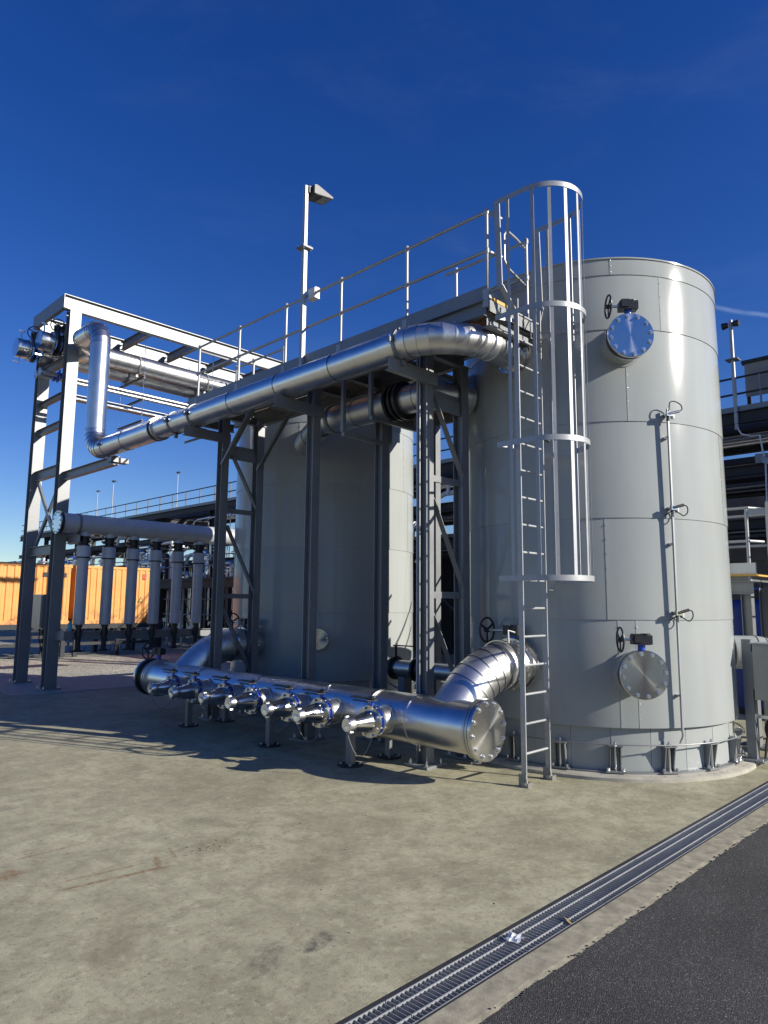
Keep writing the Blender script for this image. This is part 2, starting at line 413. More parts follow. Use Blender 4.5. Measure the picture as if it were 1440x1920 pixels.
# clad pipe along a polyline: every length and every elbow gore is a piece of its own
def fillet(pts, rads, seg):
    """round the corners of a polyline; returns list of (point, in_bend)"""
    out = [(V3(pts[0]), False)]
    for i in range(1, len(pts)-1):
        p, a_, b_ = V3(pts[i]), V3(pts[i-1]), V3(pts[i+1])
        u, v = (a_-p).normalized(), (b_-p).normalized(); th = PI-u.angle(v)
        t = rads[i-1]*math.tan(th/2); c = p+(u+v).normalized()*(rads[i-1]/math.cos(th/2))
        s0 = p+u*t-c; ax = (p+u*t-c).cross(p+v*t-c).normalized()
        for k in range(seg+1):
            out.append((c+Matrix.Rotation(th*k/seg, 3, ax)@s0, k > 0))
    out.append((V3(pts[-1]), False)); return out
def clad(parent, path, r, mat, n=28, step=1.15, lip=.006, gore='elbow_gore', run='pipe_length', mat_gore=None):
    P = [path[0]]
    for q in path[1:]:
        a_, b_ = P[-1][0], q[0]; L = (b_-a_).length
        if not q[1] and L > step*1.4:
            k = max(2, round(L/step))
            for i in range(1, k): P.append((a_.lerp(b_, i/k), False))
        P.append(q)
    D = [(P[i+1][0]-P[i][0]).normalized() for i in range(len(P)-1)]
    x = frame(D[0])[0]; rings = []
    for i, (p, _) in enumerate(P):
        d0, d1 = D[max(i-1, 0)], D[min(i, len(D)-1)]
        t = (d0+d1).normalized(); x = (x-t*x.dot(t)).normalized(); y = t.cross(x)
        k = 1/max(.5, d0.dot(t)); bis = (d1-d0)
        bis = bis.normalized() if bis.length > 1e-5 else None
        ring = []
        for j in range(n):
            o = x*math.cos(2*PI*j/n)+y*math.sin(2*PI*j/n)
            if bis is not None: o = o+bis*o.dot(bis)*(k-1)
            ring.append(o)
        rings.append(ring)
    for i in range(len(P)-1):
        a_, b_ = P[i][0], P[i+1][0]; d = D[i]; m = MB()
        bend = P[i+1][1]
        A = [a_+o*(r+lip) for o in rings[i]]; A2 = [a_+d*.035+o*r if not bend else a_+d*.012+o*(r+lip*.2) for o in rings[i]]; A1=[a_+d*(.03 if not bend else .01)+o*(r+lip) for o in rings[i]]
        B = [b_+o*(r-lip*.3) for o in rings[i+1]]
        vs_ = A+A1+A2+B
        fs = []
        for k in range(3):
            for j in range(n): fs.append((k*n+j, k*n+(j+1) % n, (k+1)*n+(j+1) % n, (k+1)*n+j))
        if i == 0: fs.append(tuple(range(n)))
        if i == len(P)-2: fs.append(tuple(3*n+j for j in range(n)))
        m.add(vs_, fs)
        m.build(gore if bend else run, (mat_gore or mat) if bend else mat, parent, sharp=25)

def flange(parent, c, d, r, t, mat='zinc_bright', nb=12, bs=.018, name='flange', rin=.86, n=36, face=True):
    c, d = V3(c), V3(d).normalized()
    m = MB().lathe(c, d, [(0, .001), (0, r-.006), (.006, r), (t-.006, r), (t, r-.006), (t, .001)], n)
    f = m.build(name, mat, parent)
    if nb: bolts(f, c+d*t, d, r*rin, nb, bs)
    return f
def blind(parent, c, d, r, t, nb=12, bs=.02, rin=.86, label=None):
    """turned blind flange: origin at its centre, local Z along d so that the turned grain runs round it"""
    d = V3(d).normalized(); m = MB().lathe((0,0,0), (0,0,1), [(0,.001),(0,r-.006),(.006,r),(t-.006,r),(t,r-.006),(t,r*.5),(t,.001)], 48)
    me = mesh_data('blind_flange', m, 'turned_steel'); o = inst('blind_flange', me, c, parent, d)
    x, y, d = frame(d)
    for i in range(nb):
        q = .13+2*PI*i/nb; b = inst('bolt', BOLT, (0,0,0), None)
        b.parent = o; b.location = (r*rin*math.cos(q), r*rin*math.sin(q), t); b.scale = (bs,)*3; W[b] = V3(c)
    if label: o['label'] = label
    return o
def handwheel(parent, c, d, r, mat='black_iron'):
    x, y, d = frame(d); c = V3(c); m = MB().torus(c, d, r, r*.085, 28, 8)
    for i in range(3):
        q = .5+2*PI*i/3; m.bar(c, c+(x*math.cos(q)+y*math.sin(q))*r, r*.16, r*.09, d)
    m.cyl(c-d*r*.2, c+d*r*.2, r*.2, n=10)
    return m.build('handwheel', mat, parent)
def geared_valve(parent, c, axis, r, wheel_dir, t=.09, wr=.15, shaft=.24, gear_h=.13, name='butterfly_valve', body='black_iron', neck='blue_iron'):
    """wafer valve round the pipe axis with neck, gearbox, shaft and handwheel"""
    c, axis, wd = V3(c), V3(axis).normalized(), V3(wheel_dir).normalized(); upv = Vector((0, 0, 1))
    v = MB().lathe(c-axis*t/2, axis, [(0, r*.6), (0, r), (t, r), (t, r*.6)], 32).build(name, body, parent)
    MB().cyl(c+upv*(r*.9), c+upv*(r+gear_h*.75), .045, n=12).build('neck', neck, v)
    g = c+upv*(r+gear_h)
    x = wd; y = upv.cross(x).normalized()
    MB().obox(g, x, y, upv, .115, .07, .055).obox(g+x*.05+upv*.02, x, y, upv, .05, .085, .05).cyl(g-x*.05-upv*.06, g-x*.05+upv*.075, .062, n=14).build('gearbox', body, v)
    MB().cyl(g+wd*.1, g+wd*shaft, .017, n=10).build('shaft', 'zinc_bright', v)
    handwheel(v, g+wd*shaft, wd, wr, body)
    return v

# ------------------------------------------------------------------ ground
struct(MB().add([(-250,-250,-.10),(320,-250,-.10),(320,320,-.10),(-250,320,-.10)], [(0,1,2,3)]).build('gravel_ground', 'gravel', smooth=False))
struct(MB().box((-14, 2.845, -.30), (17, 20.30, 0)).build('concrete_slab', 'concrete', smooth=False))
# kerb strip between drain and asphalt with a worn outer edge
def strip(name, x0, x1, yin, yout, z, mat, step=.045, amp=.012, zb=-.3):
    n = int((x1-x0)/step); m = MB(); vs_ = []; 
    random.seed(3); w_ = 0
    for i in range(n+1):
        x = x0+(x1-x0)*i/n; w_ = w_*.8+random.uniform(-1, 1)*amp*.5
        yo = yout+w_+random.uniform(-1, 1)*amp*.25
        vs_ += [(x, yin, z), (x, yo+.035, z-.0005), (x, yo, z-.0048), (x, yo-.001, zb)]
    fs = []
    for i in range(n):
        for k in range(3): a_ = i*4+k; fs.append((a_, a_+4, a_+5, a_+1))
    return m.add(vs_, fs).build(name, mat, smooth=False)
struct(strip('concrete_kerb', -14, 17, 2.545, 2.335, 0.0, 'kerb_concrete', amp=.009))
struct(MB().add([(-60,-60,-.005),(60,-60,-.005),(60,2.36,-.005),(-60,2.36,-.005)], [(0,1,2,3)]).build('asphalt_road', 'asphalt', smooth=False))
dc = MB().box((-14, 2.50, -.30), (17, 2.86, -.26)).box((-14, 2.545, -.26), (17, 2.56, -.045)).box((-14, 2.79, -.26), (17, 2.845, -.045))
struct(dc.build('drain_channel', 'channel_dark', smooth=False))
struct(MB().box((-14, 2.812, -.045), (17, 2.845, -.001)).box((-14, 2.545, -.045), (17, 2.561, -.001)).build('drain_frame', 'dark_steel', smooth=False))

# drain gratings, one metre panels
def grating_mesh():
    L = .992
    sl = MB()
    k = 28
    for i in range(k): 
        x = .012+i*(L-.024)/(k-1); sl.box((x-.0018, 2.568, -.040), (x+.0018, 2.806, -.004))
    side = MB().box((0, -.0026, -.034), (L, .0026, .001)); rib = MB().box((0, -.0032, -.010), (L, .0032, .002))
    return (mesh_data('slats', sl, 'zinc_rail'), mesh_data('side_bar', side, 'zinc_rail'), mesh_data('cross_rod', rib, 'zinc_rail'))
SL, SB, RB = grating_mesh()
GL = ['drain grating panel just below the lower picture edge', 'drain grating panel cut by the lower picture edge', 'drain grating panel next before the crumpled plastic', 'drain grating panel with the crumpled plastic and the dry leaf on it', 'first drain grating panel beyond the dry leaf', 'second drain grating panel beyond the dry leaf', 'third drain grating panel beyond the dry leaf', 'drain grating panel last but one before the right picture edge', 'farthest drain grating panel in view at the right picture edge', 'drain grating panel just past the right picture edge']
for i in range(10):
    x = 0.9+i*1.0
    g = thing('drain_grating', (x, 2.6875, 0), GL[i], 'grating', 'drain grating panels along the kerb')
    for y in (2.567, 2.807): inst('side_bar', SB, (x, y, -.002), g)
    for y in (2.622, 2.733): inst('cross_rod', RB, (x, y, -.002), g)
    s_ = inst('slats', SL, (x, 0, 0), g); s_['kind'] = 'stuff'

# ------------------------------------------------------------------ tanks
Z_SEAM = [.61, 1.93, 3.235, 4.515, 5.78, 6.55, 6.80]
CHAIR = MB()
CHAIR.box((-.085, 0, -.012), (.085, .115, 0))
for sx in (-.062, .062):
    CHAIR.add([(sx-.006,0,-.30),(sx-.006,.05,-.30),(sx-.006,.105,-.012),(sx-.006,0,-.012),(sx+.006,0,-.30),(sx+.006,.05,-.30),(sx+.006,.105,-.012),(sx+.006,0,-.012)], [(0,1,2,3),(7,6,5,4),(0,4,5,1),(1,5,6,2),(2,6,7,3),(3,7,4,0)])
CHAIR.box((-.12, 0, -.318), (.12, .12, -.298))
CHAIR_ME = mesh_data('anchor_chair', CHAIR, 'galvanised_steel')
ROD_ME = mesh_data('anchor_bolt', MB().cyl((0,.06,-.30),(0,.06,.05),.014,n=10).cyl((0,.06,0),(0,.06,.026),.026,n=6).cyl((-.09,.08,-.298),(-.09,.08,-.265),.02,n=6).cyl((.09,.08,-.298),(.09,.08,-.265),.02,n=6), 'zinc_bright')
def tank(cx, cy, r, label, seams, chairs):
    t = thing('storage_tank', (cx, cy, .05), label, 'tank', 'twin storage tanks')
    def P(az, rad, z): return Vector((cx+rad*math.cos(az), cy+rad*math.sin(az), z))
    # core behind the cladding
    MB().lathe((cx,cy,.6), (0,0,1), [(0, r-.03), (0, r-.012), (6.195, r-.012)], 96).build('inner_shell', 'dark_steel', t)
    MB().lathe((cx,cy,6.8), (0,0,1), [(-.03, r-.03), (-.02, r+.012), (.0, r+.012), (.004, r-.01), (.20, .05), (.21, .001)], 96).build('roof', 'tank_paint', t)
    for k in range(6):
        z0, z1 = Z_SEAM[k], Z_SEAM[k+1]; cuts = sorted(seams[k]); 
        for i, a0 in enumerate(cuts):
            a1 = cuts[(i+1) % len(cuts)]; a1 += 360 if a1 <= a0 else 0
            n = max(4, int((a1-a0)/3)); vs_ = []; lead = R(.035)
            rows = [(z0, .006), (z0+.012, .006), (z1-.01, -.003), (z1, -.004)] if k else [(z0-.012, .004), (z0+.012, .006), (z1-.01, -.003), (z1, -.004)]
            for zz, dr in rows:
                for j in range(n+1):
                    q = R(a0)+(R(a1)-R(a0))*j/n
                    if j == 0: q += lead
                    if j == n: q -= lead
                    ex = .0025 if j == 0 else 0
                    vs_.append(P(q, r+dr+ex, zz))
            m = n+1; fs = [(b*m+j, b*m+j+1, (b+1)*m+j+1, (b+1)*m+j) for b in range(3) for j in range(n)]
            # returned lower and side edges give the sheet its thickness
            o = len(vs_); vs_ += [P(math.atan2(p.y-cy, p.x-cx), r-.012, p.z) for p in vs_[:m]]
            fs += [(j, j+1, o+j+1, o+j) for j in range(n)]
            o2 = len(vs_); idx = [b*m for b in range(4)]; vs_ += [P(math.atan2(vs_[q_].y-cy, vs_[q_].x-cx), r-.012, vs_[q_].z) for q_ in idx]
            fs += [(idx[b], idx[b+1], o2+b+1, o2+b) for b in range(3)]
            MB().add(vs_, fs).build('panel', 'tank_paint', t, origin=(cx, cy, (z0+z1)/2), sharp=30)
    # rivet rows beside the upright seams
    rv = MB()
    for k in range(6):
        for a_ in seams[k]:
            n = max(3, int((Z_SEAM[k+1]-Z_SEAM[k])/.17))
            for i in range(n):
                z = Z_SEAM[k]+(i+.5)*(Z_SEAM[k+1]-Z_SEAM[k])/n; q = R(a_+.5); p = P(q, r, z); d = Vector((math.cos(q), math.sin(q), 0))
                rv.lathe(p-d*.004, d, [(0, .009), (.010, .007), (.013, .001)], 6)
    rv = rv.build('rivets', 'zinc_bright', t); rv['kind'] = 'stuff'
    # skirt, sheet by sheet
    n = 24
    for i in range(n):
        a0, a1 = 2*PI*i/n+.05, 2*PI*(i+1)/n+.048; m = MB(); vs_ = []
        for zz in (.055, .612):
            for j in range(6): vs_.append(P(a0+(a1-a0)*j/5, r-.06+(.0018 if j == 0 else 0), zz))
        m.add(vs_, [(j, j+1, 7+j, 6+j) for j in range(5)]).build('skirt_panel', 'tank_paint', t, origin=(cx, cy, .33))
    MB().lathe((cx,cy,.05), (0,0,1), [(0, r-.08), (0, r+.02), (.022, r+.02), (.022, r-.06), (.06, r-.062)], 96).build('base_ring', 'galvanised_steel', t)
    MB().lathe((cx,cy,.598), (0,0,1), [(0, r+.002), (0, r-.07)], 96).build('soffit', 'dark_steel', t)
    MB().tube([P(2*PI*i/72, r+.065, .405) for i in range(72)], .008, 6, closed=True).build('ring_bar', 'galvanised_steel', t)
    for i in range(18):
        q = R(chairs+20*i); d = Vector((math.cos(q), math.sin(q), 0))
        ch = inst('anchor_chair', CHAIR_ME, P(q, r-.06, .385), t); ch.rotation_euler = (0, 0, q-PI/2)
        rd = inst('anchor_bolt', ROD_ME, P(q, r-.06, .385), None); rd.parent = ch; rd.location = (0, 0, 0)
    return t, P
def five(a, n=5): return [((a+360/n*i+180) % 360)-180 for i in range(n)]
TR = (10.0, 5.28, 1.92); TL = (10.35, 12.05, 2.01)
tank_r, PR = tank(*TR, 'tall pale grey cylindrical tank nearest the drain, with two round bolted covers facing the camera', [sorted(five(-143.6)+[-137.0]), five(-147.2), five(131), five(-136.9), five(-121.5), five(-141.8)], -146)
tank_l, PL = tank(*TL, 'tall grey cylindrical tank standing farther back, mostly hidden behind the walkway columns', [five(-100), five(-62), five(-140), five(-75), five(-110), five(-95)], -150)
for (cx, cy, r), nm in ((TR, 0), (TL, 1)):
    struct(MB().lathe((cx,cy,0), (0,0,1), [(-.1, 2.13+nm*.05), (.038, 2.13+nm*.05), (.052, 2.11+nm*.05), (.052, .5)], 80).build('tank_plinth', 'plinth_concrete'))

def tank_nozzle(t, c, az, z, r_shell, length, rs=.25, rf=.292):
    d = Vector((math.cos(R(az)), math.sin(R(az)), 0)); o = Vector((c[0], c[1], z))
    nz = MB().lathe(o+d*(r_shell-.05), d, [(0, rs+.035), (.06, rs+.035), (.065, rs+.004), (.07, rs), (length+.05, rs)], 40).build('nozzle', 'tank_paint', t)
    MB().lathe(o+d*(r_shell+length), d, [(0, rs), (0, rf*.985), (.035, rf*.985), (.035, rs*.8)], 40).build('flange', 'clad_dull', nz)
    v = geared_valve(t, o+d*(r_shell+length+.065), d, rf*.97, Vector((-d.y, d.x, 0))*(-1), t=.06, wr=.145, shaft=.25)
    b = blind(v, o+d*(r_shell+length+.098), d, rf, .045, 12, .029, .86)
    return d
tank_nozzle(tank_r, TR, -138.2, 5.535, TR[2], .27)
tank_nozzle(tank_r, TR, -138.2, 1.285, TR[2], .27)
# left tank: small cover low down, and a thermowell pair
d = Vector((math.cos(R(-133.5)), math.sin(R(-133.5)), 0)); o = Vector((TL[0], TL[1], 1.42))
nz = MB().cyl(o+d*1.9, o+d*2.12, .17, n=28).build('nozzle', 'tank_paint', tank_l); blind(nz, o+d*2.12, d, .21, .03, 8, .018)
for k, zz in enumerate((1.68, 1.74)):
    q = R(-141+k); p = Vector((TL[0]+1.95*math.cos(q), TL[1]+1.95*math.sin(q), zz)); MB().cyl(p, p+Vector((math.cos(q), math.sin(q), 0))*.28, .012, n=8).build('thermowell', 'black_iron', tank_l)
# roof fittings
for (x, y), tk in (((8.75, 6.1), tank_r), ((9.3, 6.3), tank_r), ((9.6, 12.6), tank_l)):
    f = MB().cyl((x,y,6.75), (x,y,7.02), .07, n=14).build('vent_pipe', 'stainless', tk); flange(f, (x,y,7.02), (0,0,1), .12, .03, 'zinc_bright', 6, .016)
# clad elbow on the far side of the right tank
clad(tank_r, fillet([(10.95, 3.62, 1.45), (11.35, 3.10, 1.45), (11.35, 3.10, .3)], [.34], 6), .24, 'tank_paint', 24)

# gauge rail with three sensors on the right tank
q = R(-121.6); d = Vector((math.cos(q), math.sin(q), 0)); tg = Vector((-d.y, d.x, 0))
rail = MB().obox(PR(q, 1.992, 2.62), d, tg, Vector((0,0,1)), .016, .0105, 2.06).build('gauge_rail', 'zinc_rail', tank_r)
for z in (1.0, 2.9, 4.3): MB().obox(PR(q, 1.95, z), d, tg, Vector((0,0,1)), .03, .03, .012).build('rail_clip', 'zinc_bright', rail)
MB().tube(smooth([PR(q, 1.99, .57), PR(q, 1.985, .5), PR(q-.015, 1.97, .42)]), .012, 8).build('rail_tail', 'stainless', rail)
for z, kind in ((4.60, 0), (3.36, 1), (2.02, 1)):
    U = Vector((0,0,1))
    b = MB().obox(PR(q, 1.96, z), d, tg, U, .035, .02, .02).obox(PR(q, 2.03, z), d, tg, U, .018, .045, .03).build('sensor', 'stainless', rail)
    c0 = PR(q, 2.05, z)+tg*.13+U*.04
    MB().cyl(PR(q, 2.04, z)-tg*.02, c0, .019, n=12).build('probe', 'black_iron' if kind else 'stainless', b)
    if kind == 0: pts = [c0, c0+tg*.045+U*.03, c0+tg*.03+U*.09, c0-tg*.06+U*.13, c0-tg*.13+U*.11, c0-tg*.15+U*.02, PR(q, 1.99, z-.08)-tg*.02]
    else: pts = [c0, c0+tg*.05-U*.02, c0+tg*.055-U*.09, c0+tg*.0-U*.14, c0-tg*.07-U*.11, PR(q, 2.02, z-.03), PR(q, 1.955, z-.1)-tg*.09]
    MB().tube(smooth(pts), .0075, 6).build('cable', 'rubber', b)
    MB().lathe(PR(q, 2.02, z-.06)+tg*.05, U, [(0,.001),(0,.026),(.06,.028),(.068,.02),(.07,.001)], 12).build('junction', 'white_box', b)

# ------------------------------------------------------------------ caged ladder
LY, LX0, LX1 = 4.765, 7.235, 7.765
lad = thing('caged_ladder', (7.5, LY, 0), 'galvanised caged access ladder standing in front of the right tank', 'ladder')
for x in (LX0, LX1):
    st = MB().bar((x, LY, .03), (x, LY, 6.0), .016, .068, (0,1,0)).build('stringer', 'zinc_rail', lad)
    sx = -.22 if x < 7.5 else .20
    MB().bar((x+sx, LY+.09, 6.10), (x+sx, LY+.12, 7.30), .014, .085, (0,1,0)).build('walk_through_post', 'zinc_rail', lad); MB().bar((x, LY+.01, 5.82), (x+sx, LY+.07, 6.13), .014, .07, (0,1,0)).build('walk_through_foot', 'zinc_rail', lad)
    ft = MB().box((x-.05, LY-.08, 0), (x+.03, LY+.05, .012)).box((x-.045, LY-.05, .012), (x-.035, LY+.05, .14)).build('foot', 'galvanised_steel', lad)
    MB().cyl((x-.035, LY-.055, .012), (x-.035, LY-.055, .10), .012, n=8).cyl((x-.035, LY-.055, .03), (x-.035, LY-.055, .055), .024, n=6).build('anchor_bolt', 'zinc_bright', ft)
    MB().box((x-.055, LY-.085, 0), (x+.035, LY+.0, .055)).build('packer', 'cabinet_grey', ft)
RUNG = mesh_data('rung', MB().cyl((LX0-7.5,0,0), (LX1-7.5,0,0), .0155, n=10), 'zinc_rail')
for i in range(17): inst('rung', RUNG, (7.5, LY, .362+.341*i), lad)
HR, HCX, HCY = .475, 7.485, 4.47
def hoop(z, y_end=4.92):
    pts = [(HCX-HR, y_end)]+[(HCX+HR*math.cos(PI+PI*i/28), HCY+HR*math.sin(PI+PI*i/28)) for i in range(29)]+[(HCX+HR, y_end)]
    m = MB(); vs_ = []
    for x, y in pts:
        dx, dy = (x-HCX, min(0, y-HCY)); L = math.hypot(dx, dy); nx, ny = dx/L, dy/L
        for rr, zz in ((0, -.033), (.008, -.033), (.008, .033), (0, .033)): vs_.append((x+nx*rr, y+ny*rr, z+zz))
    fs = [(i*4+k, i*4+(k+1) % 4, i*4+4+(k+1) % 4, i*4+4+k) for i in range(len(pts)-1) for k in range(4)]+[(0,1,2,3), (len(vs_)-1, len(vs_)-2, len(vs_)-3, len(vs_)-4)]
    return m.add(vs_, fs).build('hoop', 'zinc_rail', lad, sharp=50)
for z in (2.42, 4.07, 5.72, 7.28): hoop(z)
for i in range(9):
    ang = PI+PI*(i-.5)/8 if 0 < i < 8 else None
    if i == 0: x, y, n_ = HCX-HR+.004, 4.72, Vector((1,0,0))
    elif i == 8: x, y, n_ = HCX+HR-.004, 4.72, Vector((-1,0,0))
    else:
        ang = PI+PI*(i-.5)/7; x, y = HCX+(HR-.005)*math.cos(ang), HCY+(HR-.005)*math.sin(ang); n_ = Vector((math.cos(ang), math.sin(ang), 0))
    MB().obox((x, y, (2.39+7.31)/2), n_, Vector((-n_.y, n_.x, 0)), Vector((0,0,1)), .004, .021, (7.31-2.39)/2).build('cage_bar', 'zinc_rail', lad)
for z in (2.42, 4.07, 5.72):
    for x, xe in ((LX0, HCX-HR), (LX1, HCX+HR)): MB().bar((x, LY+.03, z), (xe, LY+.12, z), .008, .05, (0,0,1)).build('hoop_bracket', 'zinc_rail', lad)
for z in (2.3, 4.3): MB().bar((LX1, LY, z), (8.16, LY+.12, z), .06, .012, (0,0,1)).build('stay', 'galvanised_steel', lad)

# ------------------------------------------------------------------ walkway
wk = thing('access_walkway', (7.4, 8.6, 0), 'elevated steel walkway with handrail on tall columns in front of the tanks', 'walkway')
DX0, DX1, DY0, DY1, DZ = 6.90, 8.0, 4.97, 12.30, 6.0
COLS = [(7.2, 6.27), (7.2, 8.72), (7.2, 11.42), (8.0, 6.27), (8.0, 7.92), (8.0, 11.40)]
for x, y in COLS:
    c = MB().ibeam((x, y, .03), (x, y, 5.62), .172, .155, .011, .013, (0,1,0)).build('column', 'galvanised_steel', wk, sharp=30)
    b = MB().box((x-.2, y-.2, .008), (x+.2, y+.2, .034)).box((x-.21, y-.21, 0), (x+.21, y+.21, .007)).build('base_plate', 'galvanised_steel', c)
    for sx in (-.14, .14):
        for sy in (-.14, .14):
            q_ = inst('anchor_bolt', BOLT, (x+sx, y+sy, .034), None); q_.parent = c; q_.location = Vector((x+sx, y+sy, .034))-W[c]; q_.scale = (.022, .022, .05)
    MB().box((x-.1, y-.11, 5.62), (x+.1, y+.11, 5.636)).build('cap_plate', 'galvanised_steel', c)
# edge beams and cross beams
for x, sd_ in ((DX0+.06, 1), (DX1-.02, -1)):
    MB().channel((x, DY0+.05, 5.86), (x, DY1, 5.86), .20, .075, .01, (0,0,1), sd_).build('edge_beam', 'galvanised_steel', wk, sharp=30)
for y in (DY0+.08, 6.27, 7.92, 8.72, 10.1, 11.42, DY1-.05):
    MB().ibeam((DX0+.09, y, 5.72), (DX1-.05, y, 5.72), .16, .10, .009, .012, (0,0,1)).build('cross_beam', 'galvanised_steel', wk, sharp=30)
MB().ibeam((7.2, 6.2, 5.70), (7.2, 11.5, 5.70), .125, .1, .009, .011, (0,0,1)).build('main_beam', 'galvanised_steel', wk, sharp=30)
MB().ibeam((8.0, 6.2, 5.70), (8.0, 11.5, 5.70), .125, .1, .009, .011, (0,0,1)).build('main_beam', 'galvanised_steel', wk, sharp=30)
# open grating deck
dk = MB(); y = DY0+.02
while y < DY1: dk.box((DX0+.05, y-.003, 5.962), (DX1-.02, y+.003, 6.0)); y += .042
x = DX0+.07
while x < DX1-.02: dk.box((x-.003, DY0+.02, 5.975), (x+.003, DY1, 5.997)); x += .042
dk = dk.build('deck_grating', 'grp_brown', wk, smooth=False); dk['kind'] = 'stuff'
MB().box((DX0+.08, DY0-.01, 5.965), (DX0+.62, DY0+.03, 6.012)).build('nosing', 'yellow_paint', wk)
MB().box((DX0+.02, DY0-.02, 5.80), (DX1, DY0-.008, 5.95)).build('end_plate', 'galvanised_steel', wk)
# toe boards
MB().box((DX0, DY0, 5.965), (DX0+.008, DY1, 6.145)).build('toe_board', 'galvanised_steel', wk)
MB().box((DX0+.01, DY1, 5.965), (DX1, DY1+.008, 6.145)).build('toe_board', 'galvanised_steel', wk)
# handrail
RX, RZ, MZ = 6.95, 7.175, 6.635
PY = [5.0+1.405*i for i in range(6)]
def rail_post(x, y, z1=RZ):
    p = MB().cyl((x, y, 6.0), (x, y, z1), .024, n=12).build('rail_post', 'zinc_rail', wk)
    for zz in (MZ if z1 == RZ else 6.52, z1): MB().lathe((x, y, zz-.045), (0,0,1), [(0,.001),(0,.026),(.02,.034),(.07,.034),(.09,.026),(.09,.001)], 12).build('ball_fitting', 'zinc_rail', p)
    MB().box((x-.05, y-.045, 5.98), (x+.03, y+.045, 6.02)).box((x-.052, y-.04, 5.86), (x-.03, y+.04, 6.10)).build('post_foot', 'zinc_rail', p); return p
for y in PY: rail_post(RX, y)
for z in (RZ, MZ):
    MB().cyl((RX, PY[0], z), (RX, PY[-1], z), .0215, n=12).build('rail', 'zinc_rail', wk)
    MB().cyl((RX, PY[0], z), (7.22, PY[0]-.04, z), .0215, n=12).build('rail', 'zinc_rail', wk)
    MB().tube([(RX, PY[-1], z), (RX+.03, PY[-1]+.12, z), (RX+.14, PY[-1]+.2, z), (7.94, PY[-1]+.2, z)], .0215, 10).build('rail', 'zinc_rail', wk)
for y in (10.6, 11.6, PY[-1]+.19): rail_post(7.95, y, 7.05)
for z in (7.05, 6.52): MB().cyl((7.95, 10.6, z), (7.95, PY[-1]+.19, z), .0215, n=12).build('rail', 'zinc_rail', wk)
rail_post(7.95, 5.05); rail_post(7.95, 6.3)
for z in (RZ, MZ): MB().cyl((7.95, 5.05, z), (7.95, 6.5, z), .0215, n=12).build('rail', 'zinc_rail', wk)
# self closing gate arm at the ladder head
MB().bar((RX+.03, PY[0]-.02, 7.13), (7.06, LY+.12, 7.2), .012, .07, (0,0,1)).build('gate_bracket', 'zinc_rail', wk)
MB().tube([(7.95, 5.05, 7.05), (7.6, 4.98, 7.05), (7.32, 4.94, 7.04), (7.25, 4.94, 6.95), (7.25, 4.94, 6.6), (7.32, 4.94, 6.52), (7.95, 5.05, 6.5)], .018, 8).build('gate', 'zinc_rail', wk)
dk2 = MB(); y = 7.27  # inferred deck between the tanks, extended to shade the left tank top
while y < 9.75: dk2.box((8.0, y-.003, 5.962), (10.9, y+.003, 6.0)); y += .042
x = 8.03
while x < 10.9: dk2.box((x-.003, 7.25, 5.975), (x+.003, 9.75, 5.997)); x += .042
dk2 = dk2.build('deck_grating', 'grp_brown', wk, smooth=False); dk2['kind'] = 'stuff'
MB().box((8.0, 9.752, 5.96), (10.9, 9.76, 6.16)).build('toe_board', 'galvanised_steel', wk)  # toe board added so the deck's shade reaches higher on the left tank
for y in (7.30, 9.70): MB().channel((8.0, y, 5.86), (10.9, y, 5.86), .19, .075, .01, (0,0,1), 1 if y < 8 else -1).build('edge_beam', 'galvanised_steel', wk, sharp=30)
for x in (8.9, 9.8, 10.8): MB().ibeam((x, 7.38, 5.86), (x, 9.62, 5.86), .15, .1, .009, .011, (0,0,1)).build('cross_beam', 'galvanised_steel', wk, sharp=30)
for y in (7.40, 9.05): MB().ibeam((10.7, y, .0), (10.7, y, 5.76), .15, .15, .01, .012, (0,1,0)).build('column', 'galvanised_steel', wk, sharp=30)
# pipe brackets on the camera side with knee braces
for i, y in enumerate((6.12, 8.58, 11.33)):
    MB().channel((6.30, y, 5.245), (7.30, y, 5.245), .18, .075, .01, (0,0,1)).build('pipe_bracket', 'galvanised_steel', wk, sharp=30)
    m = MB().box((6.33, y+.02, 5.335), (6.77, y+.06, 5.35)); m.build('saddle', 'galvanised_steel', wk)
for x, y in ((7.2, 11.30),):
    MB().channel((x-.09, y, 4.72), (x-.09, y-.9, 5.62), .10, .05, .008, (1,0,0)).build('knee_brace', 'galvanised_steel', wk, sharp=30)
for x, y in ((8.0, 11.3),): MB().channel((x-.09, y, 4.72), (x-.09, y-.9, 5.62), .08, .045, .008, (1,0,0)).build('knee_brace', 'galvanised_steel', wk, sharp=30)
for y in (6.27, 11.42):
    zs = [5.05, 3.86, 2.235, .55]
    for k in range(3):
        za, zb = (5.05, 3.95) if k == 0 else ((3.55, 2.33) if k == 1 else (1.95, .75))
        MB().angle((7.28, y-.02, za), (7.94, y-.02, zb), .085, .009, (0,-1,0)).build('brace', 'galvanised_steel', wk, sharp=30)
    for z in (3.86, 2.235, 5.1): MB().channel((7.27, y-.03, z), (7.93, y-.03, z), .09, .045, .008, (0,0,1)).build('strut', 'galvanised_steel', wk, sharp=30)
    MB().box((7.27, y-.05, 4.86), (7.95, y-.042, 5.06)).build('gusset', 'galvanised_steel', wk)
# hanger frames carrying the pipe beneath the deck
for y, zb, x0, x1 in ((7.41, 4.93, 7.24, 8.28), (7.86, 4.72, 7.08, 8.12)):
    MB().bar((x0, y, zb), (x1, y, zb), .06, .06).build('hanger', 'galvanised_steel', wk)
    for x in (x0, x1): MB().bar((x, y, zb+.03), (x, y, 5.64), .06, .06, (1,0,0)).build('hanger', 'galvanised_steel', wk)
